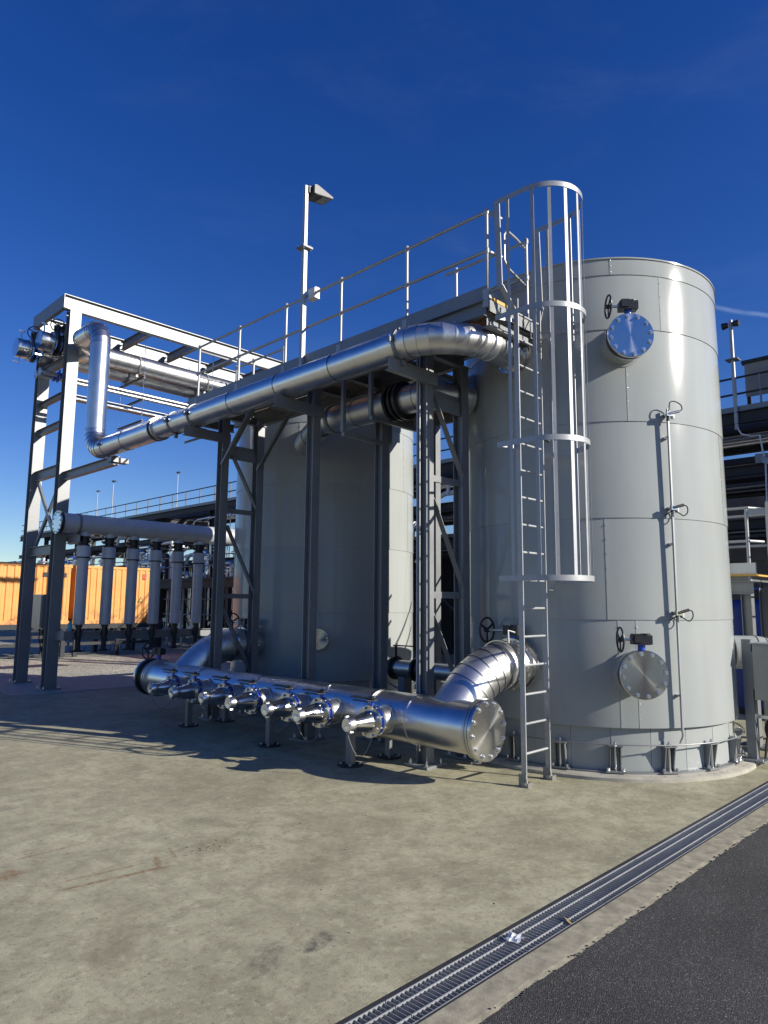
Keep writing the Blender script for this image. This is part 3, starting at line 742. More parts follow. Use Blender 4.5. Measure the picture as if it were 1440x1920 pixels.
# conduit on the nearest column
for dx, dy in ((-.115, .05), (-.115, .005)):
    MB().cyl((7.2+dx, 6.27+dy, .2), (7.2+dx, 6.27+dy, 5.6), .012, n=8).build('conduit', 'zinc_rail', wk)

# walkway lamp
lp = thing('walkway_lamp', (6.87, 8.66, 5.9), 'lamp post with square flood light head fixed to the walkway handrail', 'lamp post')
MB().box((6.835, 8.625, 5.85), (6.905, 8.695, 7.98)).build('pole', 'zinc_rail', lp)
MB().box((6.84, 8.63, 8.01), (6.90, 8.69, 9.12)).build('pole', 'zinc_rail', lp)
hp = MB().box((6.77, 8.56, 7.98), (6.97, 8.76, 7.993)).box((6.77, 8.56, 7.997), (6.97, 8.76, 8.01)).build('hinge_plate', 'galvanised_steel', lp)
for sx in (-.075, .075):
    for sy in (-.075, .075): MB().cyl((6.87+sx, 8.66+sy, 7.95), (6.87+sx, 8.66+sy, 8.04), .012, n=6).build('bolt', 'zinc_bright', hp)
hd = MB()
hx0, hx1, hw = 6.95, 7.36, .14
prof = [(hx0, 8.98), (hx0, 9.13), (hx0+.06, 9.15), (hx1, 9.075), (hx1, 9.05), (hx0+.02, 8.98)]
vs_ = [(x, 8.66-hw, z) for x, z in prof]+[(x, 8.66+hw, z) for x, z in prof]; k = len(prof)
hd.add(vs_, [tuple(range(k)), tuple(range(2*k-1, k-1, -1))]+[(i, (i+1) % k, k+(i+1) % k, k+i) for i in range(k)])
hd = hd.build('lamp_head', 'lamp_grey', lp)
def slab_at(x0, x1, y0, y1, off): # plate under the sloping underside
    z = lambda x: 8.98+(x-hx0-.02)*(.07/(hx1-hx0-.02))-off
    return MB().add([(x0,y0,z(x0)),(x1,y0,z(x1)),(x1,y1,z(x1)),(x0,y1,z(x0)),(x0,y0,z(x0)-.006),(x1,y0,z(x1)-.006),(x1,y1,z(x1)-.006),(x0,y1,z(x0)-.006)], [(0,1,2,3),(7,6,5,4),(0,4,5,1),(1,5,6,2),(2,6,7,3),(3,7,4,0)])
slab_at(hx0+.03, hx1-.005, 8.66-hw+.005, 8.66+hw-.005, .003).build('underside', 'black_iron', hd)
slab_at(hx0+.20, hx1-.03, 8.66-hw+.03, 8.66+hw-.03, .012).build('lens', 'lens', hd)
MB().box((6.90, 8.60, 9.0), (6.98, 8.72, 9.12)).build('arm', 'lamp_grey', lp)
jb = thing('junction_box', (6.93, 8.50, 7.10), 'small pale junction box on the handrail beside the lamp pole', 'junction box')
MB().box((6.93, 8.42, 7.08), (7.02, 8.60, 7.27)).build('case', 'white_box', jb); MB().box((6.915, 8.43, 7.09), (6.93, 8.59, 7.26)).build('cover', 'white_box', jb)

# ------------------------------------------------------------------ overhead clad pipe
OX, OZ, OR = 6.55, 5.555, .208
op = thing('overhead_pipe', (OX, 10, OZ), 'long metal clad pipe running beside the walkway from the right tank to the riser', 'pipe')
clad(op, fillet([(7.93, 5.28, OZ), (OX, 5.28, OZ), (OX, 12.70, OZ)], [.82], 9), OR, 'clad_smooth', mat_gore='clad_stucco', step=1.3)
clad(op, fillet([(OX, 12.86, OZ), (OX, 15.86, OZ), (OX, 15.86, 8.58), (OX, 17.02, 8.58), (7.06, 17.50, 8.58), (7.06, 18.30, 8.62)], [.50, .45, .25, .25], 6), .224, 'clad_smooth', step=1.5)
for y in (12.70, 12.83): MB().lathe((OX, y, OZ), (0,1,0), [(0, OR*.8), (0, OR+.035), (.032, OR+.035), (.032, OR*.8)], 32).build('joint_flange', 'clad_dull', op)
MB().lathe((OX, 12.72, OZ), (0,1,0), [(0, OR*.97), (.12, OR*.97)], 28).build('bellows', 'black_iron', op)
for y in (6.10, 11.34, 12.08, 15.05):
    c = MB().lathe((OX, y-.02, OZ), (0,1,0), [(0, OR), (0, OR+.016), (.045, OR+.016), (.045, OR)], 32)
    c.box((OX-OR-.07, y-.02, OZ-.03), (OX-OR, y+.025, OZ+.03)).box((OX-.03, y-.02, OZ-OR-.09), (OX+.03, y+.025, OZ-OR))
    c = c.build('clamp', 'galvanised_steel', op)
    MB().cyl((OX-OR-.05, y, OZ-.06), (OX-OR-.05, y, OZ+.06), .012, n=6).build('bolt', 'zinc_bright', c)
nzl = MB().lathe((7.86, 5.28, OZ), (1,0,0), [(0, .14), (0, .262), (.035, .262), (.035, .2), (.07, .2), (.07, .262), (.105, .262), (.105, .18), (.26, .18)], 36).build('tank_flange', 'stainless', op)
bolts(nzl, (7.86, 5.28, OZ), (-1,0,0), .235, 12, .018)
MB().cyl((7.74, 5.20, OZ-OR), (7.72, 5.18, OZ-OR-.12), .014, n=8).box((7.70, 5.15, OZ-OR-.17), (7.75, 5.22, OZ-OR-.11)).build('drain_cock', 'stainless', op)

# pipe under the deck that links the two tanks
up_ = thing('link_pipe', (7.67, 8, 5.2), 'clad pipe hung beneath the walkway deck between the two tanks', 'pipe')
clad(up_, fillet([(8.30, 6.32, 5.23), (7.68, 6.62, 5.23), (7.68, 7.10, 5.23)], [.3], 4), .222, 'clad_dull')
clad(up_, fillet([(7.68, 7.36, 5.23), (7.68, 9.05, 5.23), (8.55, 10.6, 5.23)], [.4], 4), .222, 'clad_dull', step=.9)
for y in (7.08, 7.18, 7.29): MB().lathe((7.68, y, 5.23), (0,1,0), [(0, .15), (0, .30), (.05, .30), (.05, .15)], 32).build('flange', 'black_iron', up_)
MB().lathe((7.68, 7.0, 5.23), (0,1,0), [(0, .2), (.4, .2)], 28).build('spool', 'black_iron', up_)
for y in (7.62, 8.72):
    MB().lathe((7.68, y, 5.23), (0,1,0), [(0, .222), (0, .245), (.06, .245), (.06, .222)], 28).build('clamp', 'galvanised_steel', up_)

lk = thing('balance_pipe', (9.4, 8.5, .95), 'short low clad pipe with lever valve joining the two tanks near the ground', 'pipe')
clad(lk, [(Vector((9.4, 7.15, .96)), False), (Vector((9.4, 8.15, .96)), False)], .145, 'clad_dull', 24)
clad(lk, fillet([(9.4, 8.40, .96), (9.4, 8.95, .96), (10.1, 9.95, .96)], [.35], 3), .145, 'clad_dull', 24)
for y in (8.15, 8.35): MB().lathe((9.4, y, .96), (0,1,0), [(0, .1), (0, .21), (.05, .21), (.05, .1)], 28).build('flange', 'black_iron', lk)
MB().lathe((9.4, 8.88, .96), (0,1,0), [(0, .1), (0, .21), (.05, .21), (.05, .1)], 28).build('flange', 'black_iron', lk)
MB().cyl((9.4, 8.20, .96), (9.4, 8.30, .96), .18, n=24).cyl((9.4, 8.25, 1.12), (9.4, 8.25, 1.42), .03, n=8).box((9.33, 8.17, 1.36), (9.47, 8.33, 1.55)).build('actuator_valve', 'black_iron', lk)
MB().cyl((9.4, 8.90, 1.12), (9.4, 8.90, 1.36), .022, n=8).box((9.37, 8.45, 1.35), (9.43, 8.95, 1.37)).build('lever', 'black_iron', lk)
MB().bar((8.9, 8.0, .55), (9.9, 9.6, .62), .03, .03).build('stay', 'zinc_rail', lk); MB().box((9.3, 8.6, 0), (9.5, 8.75, .82)).build('leg', 'galvanised_steel', lk)

# ------------------------------------------------------------------ manifold
MX, MZ_, MR = 6.85, .652, .308
mf = thing('filling_manifold', (MX, 9, 0), 'low metal clad manifold pipe with seven hose couplings lying in front of the tanks', 'pipe manifold')
ys = [5.10, 6.05, 6.75, 7.70, 8.45, 9.35, 10.15, 11.1, 12.0, 12.80]
for i in range(len(ys)-1): clad(mf, [(Vector((MX, ys[i], MZ_)), False), (Vector((MX, ys[i+1], MZ_)), False)], MR, 'clad_smooth', 40, 9)
for y in (5.045, 5.085, 12.86, 12.80): MB().lathe((MX, y, MZ_), (0,1,0), [(0, .2), (0, .352), (.032, .352), (.032, .2)], 48).build('end_flange', 'clad_dull', mf)
blind(mf, (MX, 5.04, MZ_), (0,-1,0), .356, .045, 12, .03, .86)
blind(mf, (MX, 13.16, MZ_), (0,1,0), .356, .045, 12, .026, .87)
clad(mf, [(Vector((MX, 12.93, MZ_)), False), (Vector((MX, 13.10, MZ_)), False)], MR*.96, 'clad_smooth', 40, 9)
geared_valve(mf, (MX, 12.90, MZ_), (0,1,0), .345, (-.25, .97, 0), t=.05, wr=.15, shaft=.30, gear_h=.15)
MB().lathe((MX, 13.10, MZ_), (0,1,0), [(0, .2), (0, .352), (.055, .352), (.055, .2)], 48).build('end_flange', 'black_iron', mf)
for y in (6.72, 9.33, 11.07):
    c = MB().lathe((MX, y, MZ_), (0,1,0), [(0, MR), (0, MR+.014), (.06, MR+.014), (.06, MR)], 40).box((MX-MR-.06, y, MZ_-.02), (MX-MR-.0, y+.06, MZ_+.02)).build('strap', 'stainless', mf)
# branch elbows up to the tanks
for k, (ye, xe, ze, xt) in enumerate(((5.62, 7.86, 1.335, 8.08), (12.02, 7.98, 1.30, 8.34))):
    el = fillet([(MX+.10, ye, MZ_+.10), (MX+.06+(ze-MZ_-.10), ye-.14, ze+.01), (xe, ye-.26, ze)], [.95], 6)
    clad(mf, el, .303, 'clad_stucco', 36, mat_gore='clad_stucco', gore='branch_gore', run='branch_length', lip=.007)
    yb = ye-.26
    for j in range(2):
        f = MB().lathe((xe+.0+j*.10, yb, ze), (1,0,0), [(0, .18), (0, .335), (.032, .335), (.032, .18)], 40).build('branch_flange', 'stainless', mf)
        bolts(f, (xe+j*.10+(.0 if j == 0 else .032), yb, ze), (-1 if j == 0 else 1, 0, 0), .32, 12, .02)
    v = geared_valve(mf, (xe+.066, yb, ze), (1,0,0), .27, (0,1,0), t=.066, wr=.165, shaft=.42, gear_h=.16, body='black_iron')
    MB().cyl((xe+.1, yb, ze), (xt+.1, yb, ze), .24, n=32).build('nozzle_stub', 'stainless', mf)
    c = Vector((xe-.28, yb, ze)); MB().lathe(c, (1,0,0), [(0, .303), (0, .319), (.05, .319), (.05, .303)], 36).build('strap', 'stainless', mf)
    MB().tube([(xe-.18, yb-.1, ze+.26), (xe-.1, yb-.04, ze+.44), (xe+.03, yb-.1, ze+.40), (xe+.12, yb-.15, ze+.30)], .011, 6).build('cable', 'white_box', mf)
MB().box((MX-.03, 5.12, MZ_-MR-.09), (MX+.03, 5.18, MZ_-MR)).cyl((MX-.12, 5.15, MZ_-MR-.07), (MX+.12, 5.15, MZ_-MR-.07), .015, n=8).build('drain_cock', 'stainless', mf)

# hose couplings (each is a part of the manifold with its own pieces)
def ring_mesh(name, prof, mat, n=32): return mesh_data(name, MB().lathe((0,0,0), (-1,0,0), prof, n), mat)
STUB = ring_mesh('stub', [(.20, .175), (.31, .175), (.315, .155), (.49, .155), (.49, .1)], 'clad_dull')
FLG1 = ring_mesh('flange', [(.49, .1), (.49, .197), (.515, .197), (.515, .1)], 'stainless')
WAF = ring_mesh('valve', [(.515, .1), (.515, .168), (.57, .168), (.57, .1)], 'blue_iron')
FLG2 = ring_mesh('flange', [(.57, .1), (.57, .197), (.597, .197), (.597, .1)], 'stainless')
CONE = ring_mesh('reducer', [(.597, .137), (.64, .135), (.82, .084), (.865, .078), (.91, .078)], 'stainless')
CAPM = mesh_data('cap', MB().lathe((0,0,0), (-1,0,0), [(.885, .078), (.885, .090), (.935, .090), (.945, .084), (.968, .084), (.976, .078), (.976, .02), (.970, .001)], 32).box((-.955,-.014,-.106),(-.905,.014,.106)).box((-.990,-.07,-.006),(-.972,.07,.006)), 'zinc_bright')
LEVM = mesh_data('lever', MB().box((-.58,-.07,.264), (-.50,.36,.280)).box((-.56,.08,.222), (-.525,.34,.234)).cyl((-.542,0,.25), (-.542,0,.305), .026, n=8), 'black_iron')
NECK = mesh_data('neck', MB().cyl((-.542,0,.15), (-.542,0,.255), .022, n=10).box((-.59,-.03,.235),(-.49,.03,.25)), 'blue_iron')
DISC = mesh_data('notch_plate', MB().lathe((-.542,0,.252), (0,0,1), [(0,.001),(0,.078),(.008,.078),(.008,.001)], 20), 'stainless')
NUTS = MB()
for i in range(8):
    q = PI/8+2*PI*i/8; cy_, cz_ = .172*math.cos(q), .172*math.sin(q)
    NUTS.cyl((-.597, cy_, cz_), (-.622, cy_, cz_), .019, n=6).cyl((-.49, cy_, cz_), (-.465, cy_, cz_), .019, n=6).cyl((-.50, cy_, cz_), (-.59, cy_, cz_), .01, n=6)
NUTM = mesh_data('nuts', NUTS, 'zinc_bright')
for i, y in enumerate((11.32, 10.60, 9.68, 8.94, 8.04, 7.35, 6.38)):
    rot = random.uniform(-.06, .06)
    hc = inst('hose_coupling', STUB, (MX, y, MZ_), mf)
    for nm, me in (('flange', FLG1), ('valve', WAF), ('flange', FLG2), ('reducer', CONE), ('cap', CAPM), ('lever', LEVM), ('neck', NECK), ('notch_plate', DISC), ('nuts', NUTM)):
        o = inst(nm, me, (0,0,0), None); o.parent = hc; o.location = (0, 0, 0)
        if nm == 'cap': o.rotation_euler = (random.uniform(-.6, .6), 0, 0)
        if nm == 'nuts': o['kind'] = 'stuff'
        if nm == 'lever' and i in (2, 5): 
            o.rotation_euler = (0, 0, 0)
    sag = random.uniform(.16, .26); pts = []
    for k in range(9):
        t_ = k/8; pts.append((MX-.94+.40*t_, y+.02-.03*t_, MZ_-.10-.08*t_-sag*4*t_*(1-t_)))
    MB().tube(pts, .0042, 5).build('chain', 'galvanised_steel', hc)

# supports under the manifold
for k, (y, lab) in enumerate(((6.95, 'grey portal pipe support under the manifold nearest the blind end flange'), (8.72, 'grey portal pipe support under the middle of the manifold'), (11.05, 'grey portal pipe support under the far part of the manifold'))):
    ps = thing('pipe_support', (MX, y, 0), lab, 'pipe support', 'supports under the manifold')
    for x in (MX-.37, MX+.37):
        MB().bar((x, y, .02), (x, y, .36), .09, .09).build('leg', 'galvanised_steel', ps)
        b = MB().lathe((x, y, 0), (0,0,1), [(0, .001), (0, .165), (.022, .165), (.022, .001)], 24).build('foot_plate', 'dark_steel', ps)
        bolts(b, (x, y, .022), (0,0,1), .125, 4, .02, .78)
    MB().bar((MX-.415, y, .405), (MX+.415, y, .405), .09, .09).build('cross_bar', 'galvanised_steel', ps)
    for s_ in (-1, 1): MB().obox((MX+s_*.20, y, .47), Vector((.8, 0, s_*.6)).normalized(), Vector((0,1,0)), Vector((-s_*.6, 0, .8)).normalized(), .10, .045, .012).build('cradle', 'galvanised_steel', ps)

# ------------------------------------------------------------------ gantry (pipe bridge) on the left
struct(MB().box((5.62, 17.05, -.08), (13.5, 20.27, .018)).build('gantry_plinth', 'plinth_concrete', smooth=False))
gy0, gy1 = 17.75, 19.70
ga = thing('pipe_gantry', (6.6, 18.7, 0), 'tall galvanised steel gantry carrying pipes above the yard at the left', 'gantry')
for x in (6.6, 14.6):
    for y in (gy0, gy1):
        c = MB().ibeam((x, y, .05), (x, y, 9.53), .26, .28, .014, .018, (0,1,0)).build('column', 'galvanised_steel', ga, sharp=30)
        b = MB().box((x-.22, y-.22, .018), (x+.22, y+.22, .052)).build('base_plate', 'galvanised_steel', c)
        for sx in (-.18, .18):
            for sy in (-.18, .18):
                q_ = inst('anchor_bolt', BOLT, (0,0,0), None); q_.parent = c; q_.location = Vector((x+sx, y+sy, .05))-W[c]; q_.scale = (.022, .022, .05)
for y in (gy0, gy1): MB().ibeam((6.31, y, 9.72), (15.2, y, 9.72), .38, .17, .012, .018, (0,0,1)).build('main_beam', 'galvanised_steel', ga, sharp=30)
MB().channel((6.30, gy0-.1, 9.72), (6.30, gy1+.12, 9.72), .36, .10, .012, (0,0,1), -1).build('end_beam', 'galvanised_steel', ga, sharp=30)
for x in (8.75, 10.2, 11.6, 13.0): MB().ibeam((x, gy0+.09, 9.68), (x, gy1-.09, 9.68), .24, .14, .010, .014, (0,0,1)).build('transom', 'galvanised_steel', ga, sharp=30)
for z, h in ((9.15, .28), (8.32, .20), (7.40, .12), (6.62, .16), (5.42, .26), (3.40, .24)):
    MB().ibeam((6.6, gy0+.14, z), (6.6, gy1-.14, z), h, .14, .010, .014, (0,0,1)).build('cross_beam', 'galvanised_steel', ga, sharp=30)
for a_, b_ in (((gy0+.15, 3.5), (gy1-.15, 5.3)), ((gy1-.15, 3.5), (gy0+.15, 5.3))):
    MB().angle((6.58 if a_[0] < 18 else 6.62, a_[0], a_[1]), (6.58 if a_[0] < 18 else 6.62, b_[0], b_[1]), .10, .01, (1,0,0)).build('brace', 'galvanised_steel', ga, sharp=30)
# bracket under the riser elbow and under the drop header
MB().ibeam((6.6, gy0-.13, 5.20), (6.6, 14.75, 5.20), .20, .14, .01, .014, (0,0,1)).build('pipe_bracket', 'galvanised_steel', ga, sharp=30)
MB().bar((6.45, 14.78, 5.20), (6.85, 14.78, 5.20), .20, .10).build('bracket_end', 'galvanised_steel', ga)
MB().ibeam((6.78, gy0-.13, 3.62), (6.78, 16.9, 3.62), .20, .10, .01, .014, (0,0,1)).build('header_bracket', 'galvanised_steel', ga, sharp=30)
MB().ibeam((6.78, 17.22, 1.30), (13.5, 17.22, 1.30), .20, .12, .01, .014, (0,0,1)).build('drop_rail', 'galvanised_steel', ga, sharp=30)
MB().bar((6.72, gy0-.13, 1.30), (6.72, 17.08, 1.30), .20, .22, (0,0,1)).build('header_bracket', 'galvanised_steel', ga)
# trapeze hangers
for x in (8.72, 10.9):
    for y in (18.05, 19.45): MB().cyl((x, y, 7.0), (x, y, 9.55), .009, n=6).build('hanger_rod', 'zinc_bright', ga)
    for z in (8.36, 7.72, 7.10): MB().channel((x, 17.98, z), (x, 19.52, z), .06, .045, .006, (0,0,1)).build('strut', 'galvanised_steel', ga, sharp=30)

def gantry_pipe(y, z, r, x0, x1, label, mat='clad_dull', wheel=True, name='gantry_pipe'):
    p = thing(name, (x0, y, z), label, 'pipe', 'pipes on the gantry')
    clad(p, [(Vector((x0+.62, y, z)), False), (Vector((x1, y, z)), False)], r, mat, 28, 1.35)
    for dx in (.30, .42, .54): 
        f = MB().lathe((x0+dx, y, z), (1,0,0), [(0, r*.7), (0, r*1.22), (.04, r*1.22), (.04, r*.7)], 32).build('flange', 'stainless' if dx != .42 else 'black_iron', p)
        if dx != .42: bolts(f, (x0+dx+(.0 if dx == .30 else .04), y, z), (-1 if dx == .30 else 1,0,0), r*1.1, 10, .02)
    MB().lathe((x0, y, z), (1,0,0), [(0, .001), (0, r*.97), (.02, r), (.34, r)], 32).build('end_cap', 'stainless', p)
    for xx in (8.66, 10.84): MB().lathe((xx, y, z), (1,0,0), [(0, r), (0, r+.018), (.06, r+.018), (.06, r)], 28).box((xx, y-.03, z-r-.10), (xx+.06, y+.03, z-r+.01)).build('clamp', 'galvanised_steel', p)
    if wheel: geared_valve(p, (x0+.44, y, z), (1,0,0), r*1.1, (-.3, -.95, 0), t=.06, wr=.17, shaft=.28, gear_h=.14)
    MB().cyl((x0+.12, y, z+r), (x0+.12, y, z+r+.25), .02, n=8).box((x0+.04, y-.02, z+r+.20), (x0+.20, y+.02, z+r+.24)).build('vent_cock', 'stainless', p)
    MB().cyl((x0+.10, y, z-r), (x0+.10, y, z-r-.16), .018, n=8).box((x0-.06, y-.015, z-r-.15), (x0+.14, y+.015, z-r-.12)).build('drain_cock', 'stainless', p)
    return p
gantry_pipe(18.45, 8.80, .25, 6.02, 14.9, 'front large clad pipe with capped end and valve high on the gantry')
gantry_pipe(19.15, 8.70, .25, 5.70, 14.9, 'rear large clad pipe with capped end and valve high on the gantry')
for k, (y, z, lab) in enumerate(((18.35, 7.95, 'upper thin steel pipe strung below the large gantry pipes'), (18.62, 7.93, 'second thin steel pipe beside it below the large gantry pipes'))):
    p = thing('small_pipe', (6.1, y, z), lab, 'pipe', 'thin pipes on the gantry')
    MB().cyl((6.15, y, z), (14.5, y, z), .05, n=14).build('pipe_length', 'clad_dull', p); flange(p, (6.10, y, z), (-1,0,0), .10, .035, 'clad_dull', 6, .016)
    MB().lathe((6.5, y, z), (1,0,0), [(0,.04),(0,.09),(.03,.09),(.03,.05),(.10,.05),(.10,.09),(.13,.09),(.13,.04)], 16).box((6.54, y-.015, z+.04), (6.58, y+.015, z+.16)).build('valve', 'blue_iron', p)
ct = thing('cable_tray', (8, 18.6, 7.45), 'bright perforated cable tray under the gantry pipes', 'cable tray')
for y in (18.45, 18.75): MB().bar((6.7, y, 7.54), (9.9, y, 7.54), .012, .19, (0,1,0)).build('side_rail', 'zinc_rail', ct)
for i in range(13): MB().box((6.78+i*.25, 18.455, 7.462), (6.86+i*.25, 18.745, 7.474)).build('rung', 'zinc_rail', ct)
MB().box((6.7, 18.46, 7.455), (9.9, 18.74, 7.461)).build('tray_base', 'zinc_rail', ct)

# drop header with six filter drops
hy, hz, hr = 17.18, 3.995, .238
dh = thing('drop_header', (8, hy, hz), 'horizontal clad header pipe with six upright tubes hanging below it at the left', 'pipe header')
clad(dh, [(Vector((6.42, hy, hz)), False), (Vector((13.6, hy, hz)), False)], hr, 'clad_matt', 36, 1.6)
MB().lathe((6.35, hy, hz), (1,0,0), [(0, .18), (0, .275), (.06, .275), (.06, .18)], 40).build('flange', 'black_iron', dh)
blind(dh, (6.35, hy, hz), (-1,0,0), .28, .035, 12, .022)
for x in (6.78,): MB().lathe((x, hy, hz), (1,0,0), [(0, hr), (0, hr+.016), (.06, hr+.016), (.06, hr)], 32).build('clamp', 'galvanised_steel', dh)
zz = Vector((0,0,1))
dm = {
 'saddle': (MB().lathe((0,0,0), (0,0,-1), [(.12, .135), (.30, .135), (.30, .1)], 24), 'clad_matt'),
 'coupling': (MB().lathe((0,0,0), (0,0,-1), [(.30, .1), (.30, .16), (.33, .16), (.33, .12), (.40, .12), (.40, .165), (.44, .165), (.44, .11), (.50, .11), (.50, .15), (.53, .15)], 24).box((-.20,-.025,-.42),(-.12,.025,-.38)), 'black_iron'),
 'collar': (MB().lathe((0,0,0), (0,0,-1), [(.53, .05), (.53, .150), (.56, .158), (.80, .158), (.815, .15)], 28), 'clad_matt'),
 'tube_length': (MB().lathe((0,0,0), (0,0,-1), [(.815, .133), (1.54, .133), (1.545, .136), (1.56, .136), (1.565, .133), (2.42, .133), (2.44, .12), (2.44, .05)], 28), 'clad_matt'),
 'band': (MB().lathe((0,0,0), (0,0,-1), [(.80, .13), (.80, .1625), (.828, .1625), (.828, .13)], 28), 'rubber'),
 'foot_valve': (MB().lathe((0,0,0), (0,0,-1), [(2.44, .05), (2.44, .085), (2.50, .085), (2.50, .065), (2.56, .065), (2.56, .095), (2.60, .095), (2.60, .07), (2.66, .07), (2.66, .09), (2.69, .09), (2.69, .06)], 20), 'black_iron'),
 'hose_tail': (MB().lathe((0,0,0), (0,0,-1), [(2.69, .062), (3.02, .062), (3.04, .09), (3.09, .09), (3.09, .01)], 20).box((-.15,-.012,-3.08),(.15,.012,-3.055)).bar((-.15,0,-3.07),(-.19,0,-2.98),.02,.012).bar((.15,0,-3.07),(.19,0,-2.98),.02,.012), 'dark_steel')}
dm = {k: mesh_data(k, a_, b_, 18) for k, (a_, b_) in dm.items()}
for i in range(6):
    x = 7.00+.634*i; root = inst('drop_tube', dm['tube_length'], (x, hy, hz), dh)
    for k, me in dm.items():
        if k == 'tube_length': continue
        o = inst(k, me, (0,0,0), None); o.parent = root; o.location = (0,0,0)

# cabinet on the gantry column
cb = thing('control_cabinet', (6.45, 18.7, 1.4), 'small grey control cabinet fixed between the gantry columns', 'cabinet')
MB().box((6.42, 18.02, 1.45), (6.70, 18.62, 2.28)).build('case', 'cabinet_grey', cb); MB().box((6.40, 18.05, 1.48), (6.42, 18.59, 2.25)).build('door', 'cabinet_grey', cb)
MB().box((6.70, 17.95, 1.6), (6.73, 18.7, 1.68)).box((6.70, 17.9, 2.1), (6.73, 18.7, 2.18)).build('bracket', 'galvanised_steel', cb)
for k, x in enumerate((6.5, 6.6)): MB().tube([(x, 18.3, 1.45), (x, 18.3, 1.2), (x+.05, 18.15, .8), (x+.08, 18.05, .05)], .014, 6).build('cable', 'rubber', cb)

sb = thing('spray_bottle', (6.78, 17.16, 1.412), 'small teal bottle standing on the bracket beside the gantry column', 'bottle')
MB().lathe((6.78, 17.16, 1.412), (0,0,1), [(0,.001),(0,.05),(.17,.05),(.21,.022),(.23,.022)], 16).build('body', 'cyan_cloth', sb); MB().cyl((6.78,17.16,1.64), (6.78,17.16,1.69), .024, n=10).box((6.74,17.15,1.68),(6.84,17.17,1.70)).build('cap', 'black_iron', sb)

# ------------------------------------------------------------------ containers beyond the yard
def container(x0, x1, y, z0, z1, label, door_right=False):
    L = x1-x0; t = thing('shipping_container', ((x0+x1)/2, y+1.2, z0), label, 'container', 'orange containers beyond the yard')
    m = MB(); vs_ = []; fs = []; pts = []; x = x0+.10; d = .036; pw, sl = .098, .036
    while x < x1-.12:
        pts += [(x, 0), (x+pw, 0), (x+pw+sl, d), (x+2*pw+sl, d)]; x += 2*(pw+sl)
    pts = [(p, q_) for p, q_ in pts if p < x1-.10]+[(x1-.10, 0)]
    for p, q_ in pts: vs_ += [(p, y+q_, z0+.14), (p, y+q_, z1-.10)]
    m.add(vs_, [(2*i, 2*i+2, 2*i+3, 2*i+1) for i in range(len(pts)-1)]).build('side_wall', 'container_paint', t, smooth=False)
    MB().box((x0, y+.04, z1-.05), (x1, y+2.4, z1-.02)).build('roof', 'container_paint', t)
    MB().box((x0+.08, y-.012, z1-.11), (x1-.08, y+.05, z1)).build('top_rail', 'container_paint', t); MB().box((x0+.08, y-.012, z0), (x1-.08, y+.05, z0+.15)).build('bottom_rail', 'container_paint', t)
    for x in (x0, x1-.11):
        c = MB().box((x, y-.014, z0+.12), (x+.11, y+.10, z1-.12)).build('corner_post', 'container_paint', t)
        for zc in (z0, z1-.12): MB().box((x-.005, y-.02, zc-.004), (x+.165, y+.12, zc+.122)).build('corner_casting', 'container_paint', c)
    MB().box((x0+.02, y+.05, z0+.1), (x0+.06, y+2.38, z1-.05)).build('end_wall', 'container_paint', t); MB().box((x1-.06, y+.05, z0+.1), (x1-.02, y+2.38, z1-.05)).build('end_wall', 'container_paint', t)
    MB().box((x0+.05, y+2.36, z0+.1), (x1-.05, y+2.40, z1-.05)).build('rear_wall', 'container_paint', t); MB().box((x0+.05, y+.06, z0+.05), (x1-.05, y+2.36, z0+.12)).build('floor', 'dark_steel', t)
    return t
c1 = container(4.6, 11.36, 29.0, 1.22, 3.60, 'orange corrugated shipping container at the left edge behind the gantry columns')
c2 = container(11.56, 14.95, 29.0, 1.22, 3.60, 'shorter orange corrugated container behind the hanging tubes, with a red mark and warning sign')
MB().box((8.9+1.4, 28.984, 3.08), (8.9+2.3, 28.996, 3.26)).build('lettering_plate', 'dark_steel', c1)
MB().box((14.45, 28.98, 3.10), (14.62, 28.992, 3.34)).build('red_mark', 'red_paint', c2)
MB().add([(14.30,28.985,2.12),(14.52,28.985,2.12),(14.41,28.985,2.34),(14.30,28.975,2.12),(14.52,28.975,2.12),(14.41,28.975,2.34)], [(0,1,2),(5,4,3),(0,3,4,1),(1,4,5,2),(2,5,3,0)]).build('sign_border', 'black_iron', c2)
MB().add([(14.335,28.974,2.14),(14.485,28.974,2.14),(14.41,28.974,2.295),(14.335,28.968,2.14),(14.485,28.968,2.14),(14.41,28.968,2.295)], [(0,1,2),(5,4,3),(0,3,4,1),(1,4,5,2),(2,5,3,0)]).build('warning_sign', 'yellow_paint', c2)
MB().box((13.95, 28.97, 1.5), (14.2, 28.98, 1.95)).build('yellow_placard', 'yellow_paint', c2)
for k, (x0, x1, lab) in enumerate(((3.5, 11.4, 'dark steel skid frame under the long orange container'), (11.5, 15.4, 'dark steel skid frame under the short orange container'))):
    t = thing('skid_frame', ((x0+x1)/2, 30, 0), lab, 'skid', 'skids under the containers')
    for z, h in ((1.12, .18), (.72, .12), (.42, .12)): MB().box((x0, 28.95+(1.2-z)*.1, z-h/2), (x1, 29.15, z+h/2)).build('beam', 'dark_steel', t)
    n = 4 if x1-x0 > 5 else 3
    for i in range(n):
        x = x0+.15+(x1-x0-.4)*i/(n-1)
        MB().box((x, 28.98, -.1), (x+.16, 29.12, 1.02)).build('leg', 'dark_steel', t); MB().box((x, 31.1, -.1), (x+.16, 31.3, 1.2)).build('leg', 'dark_steel', t)

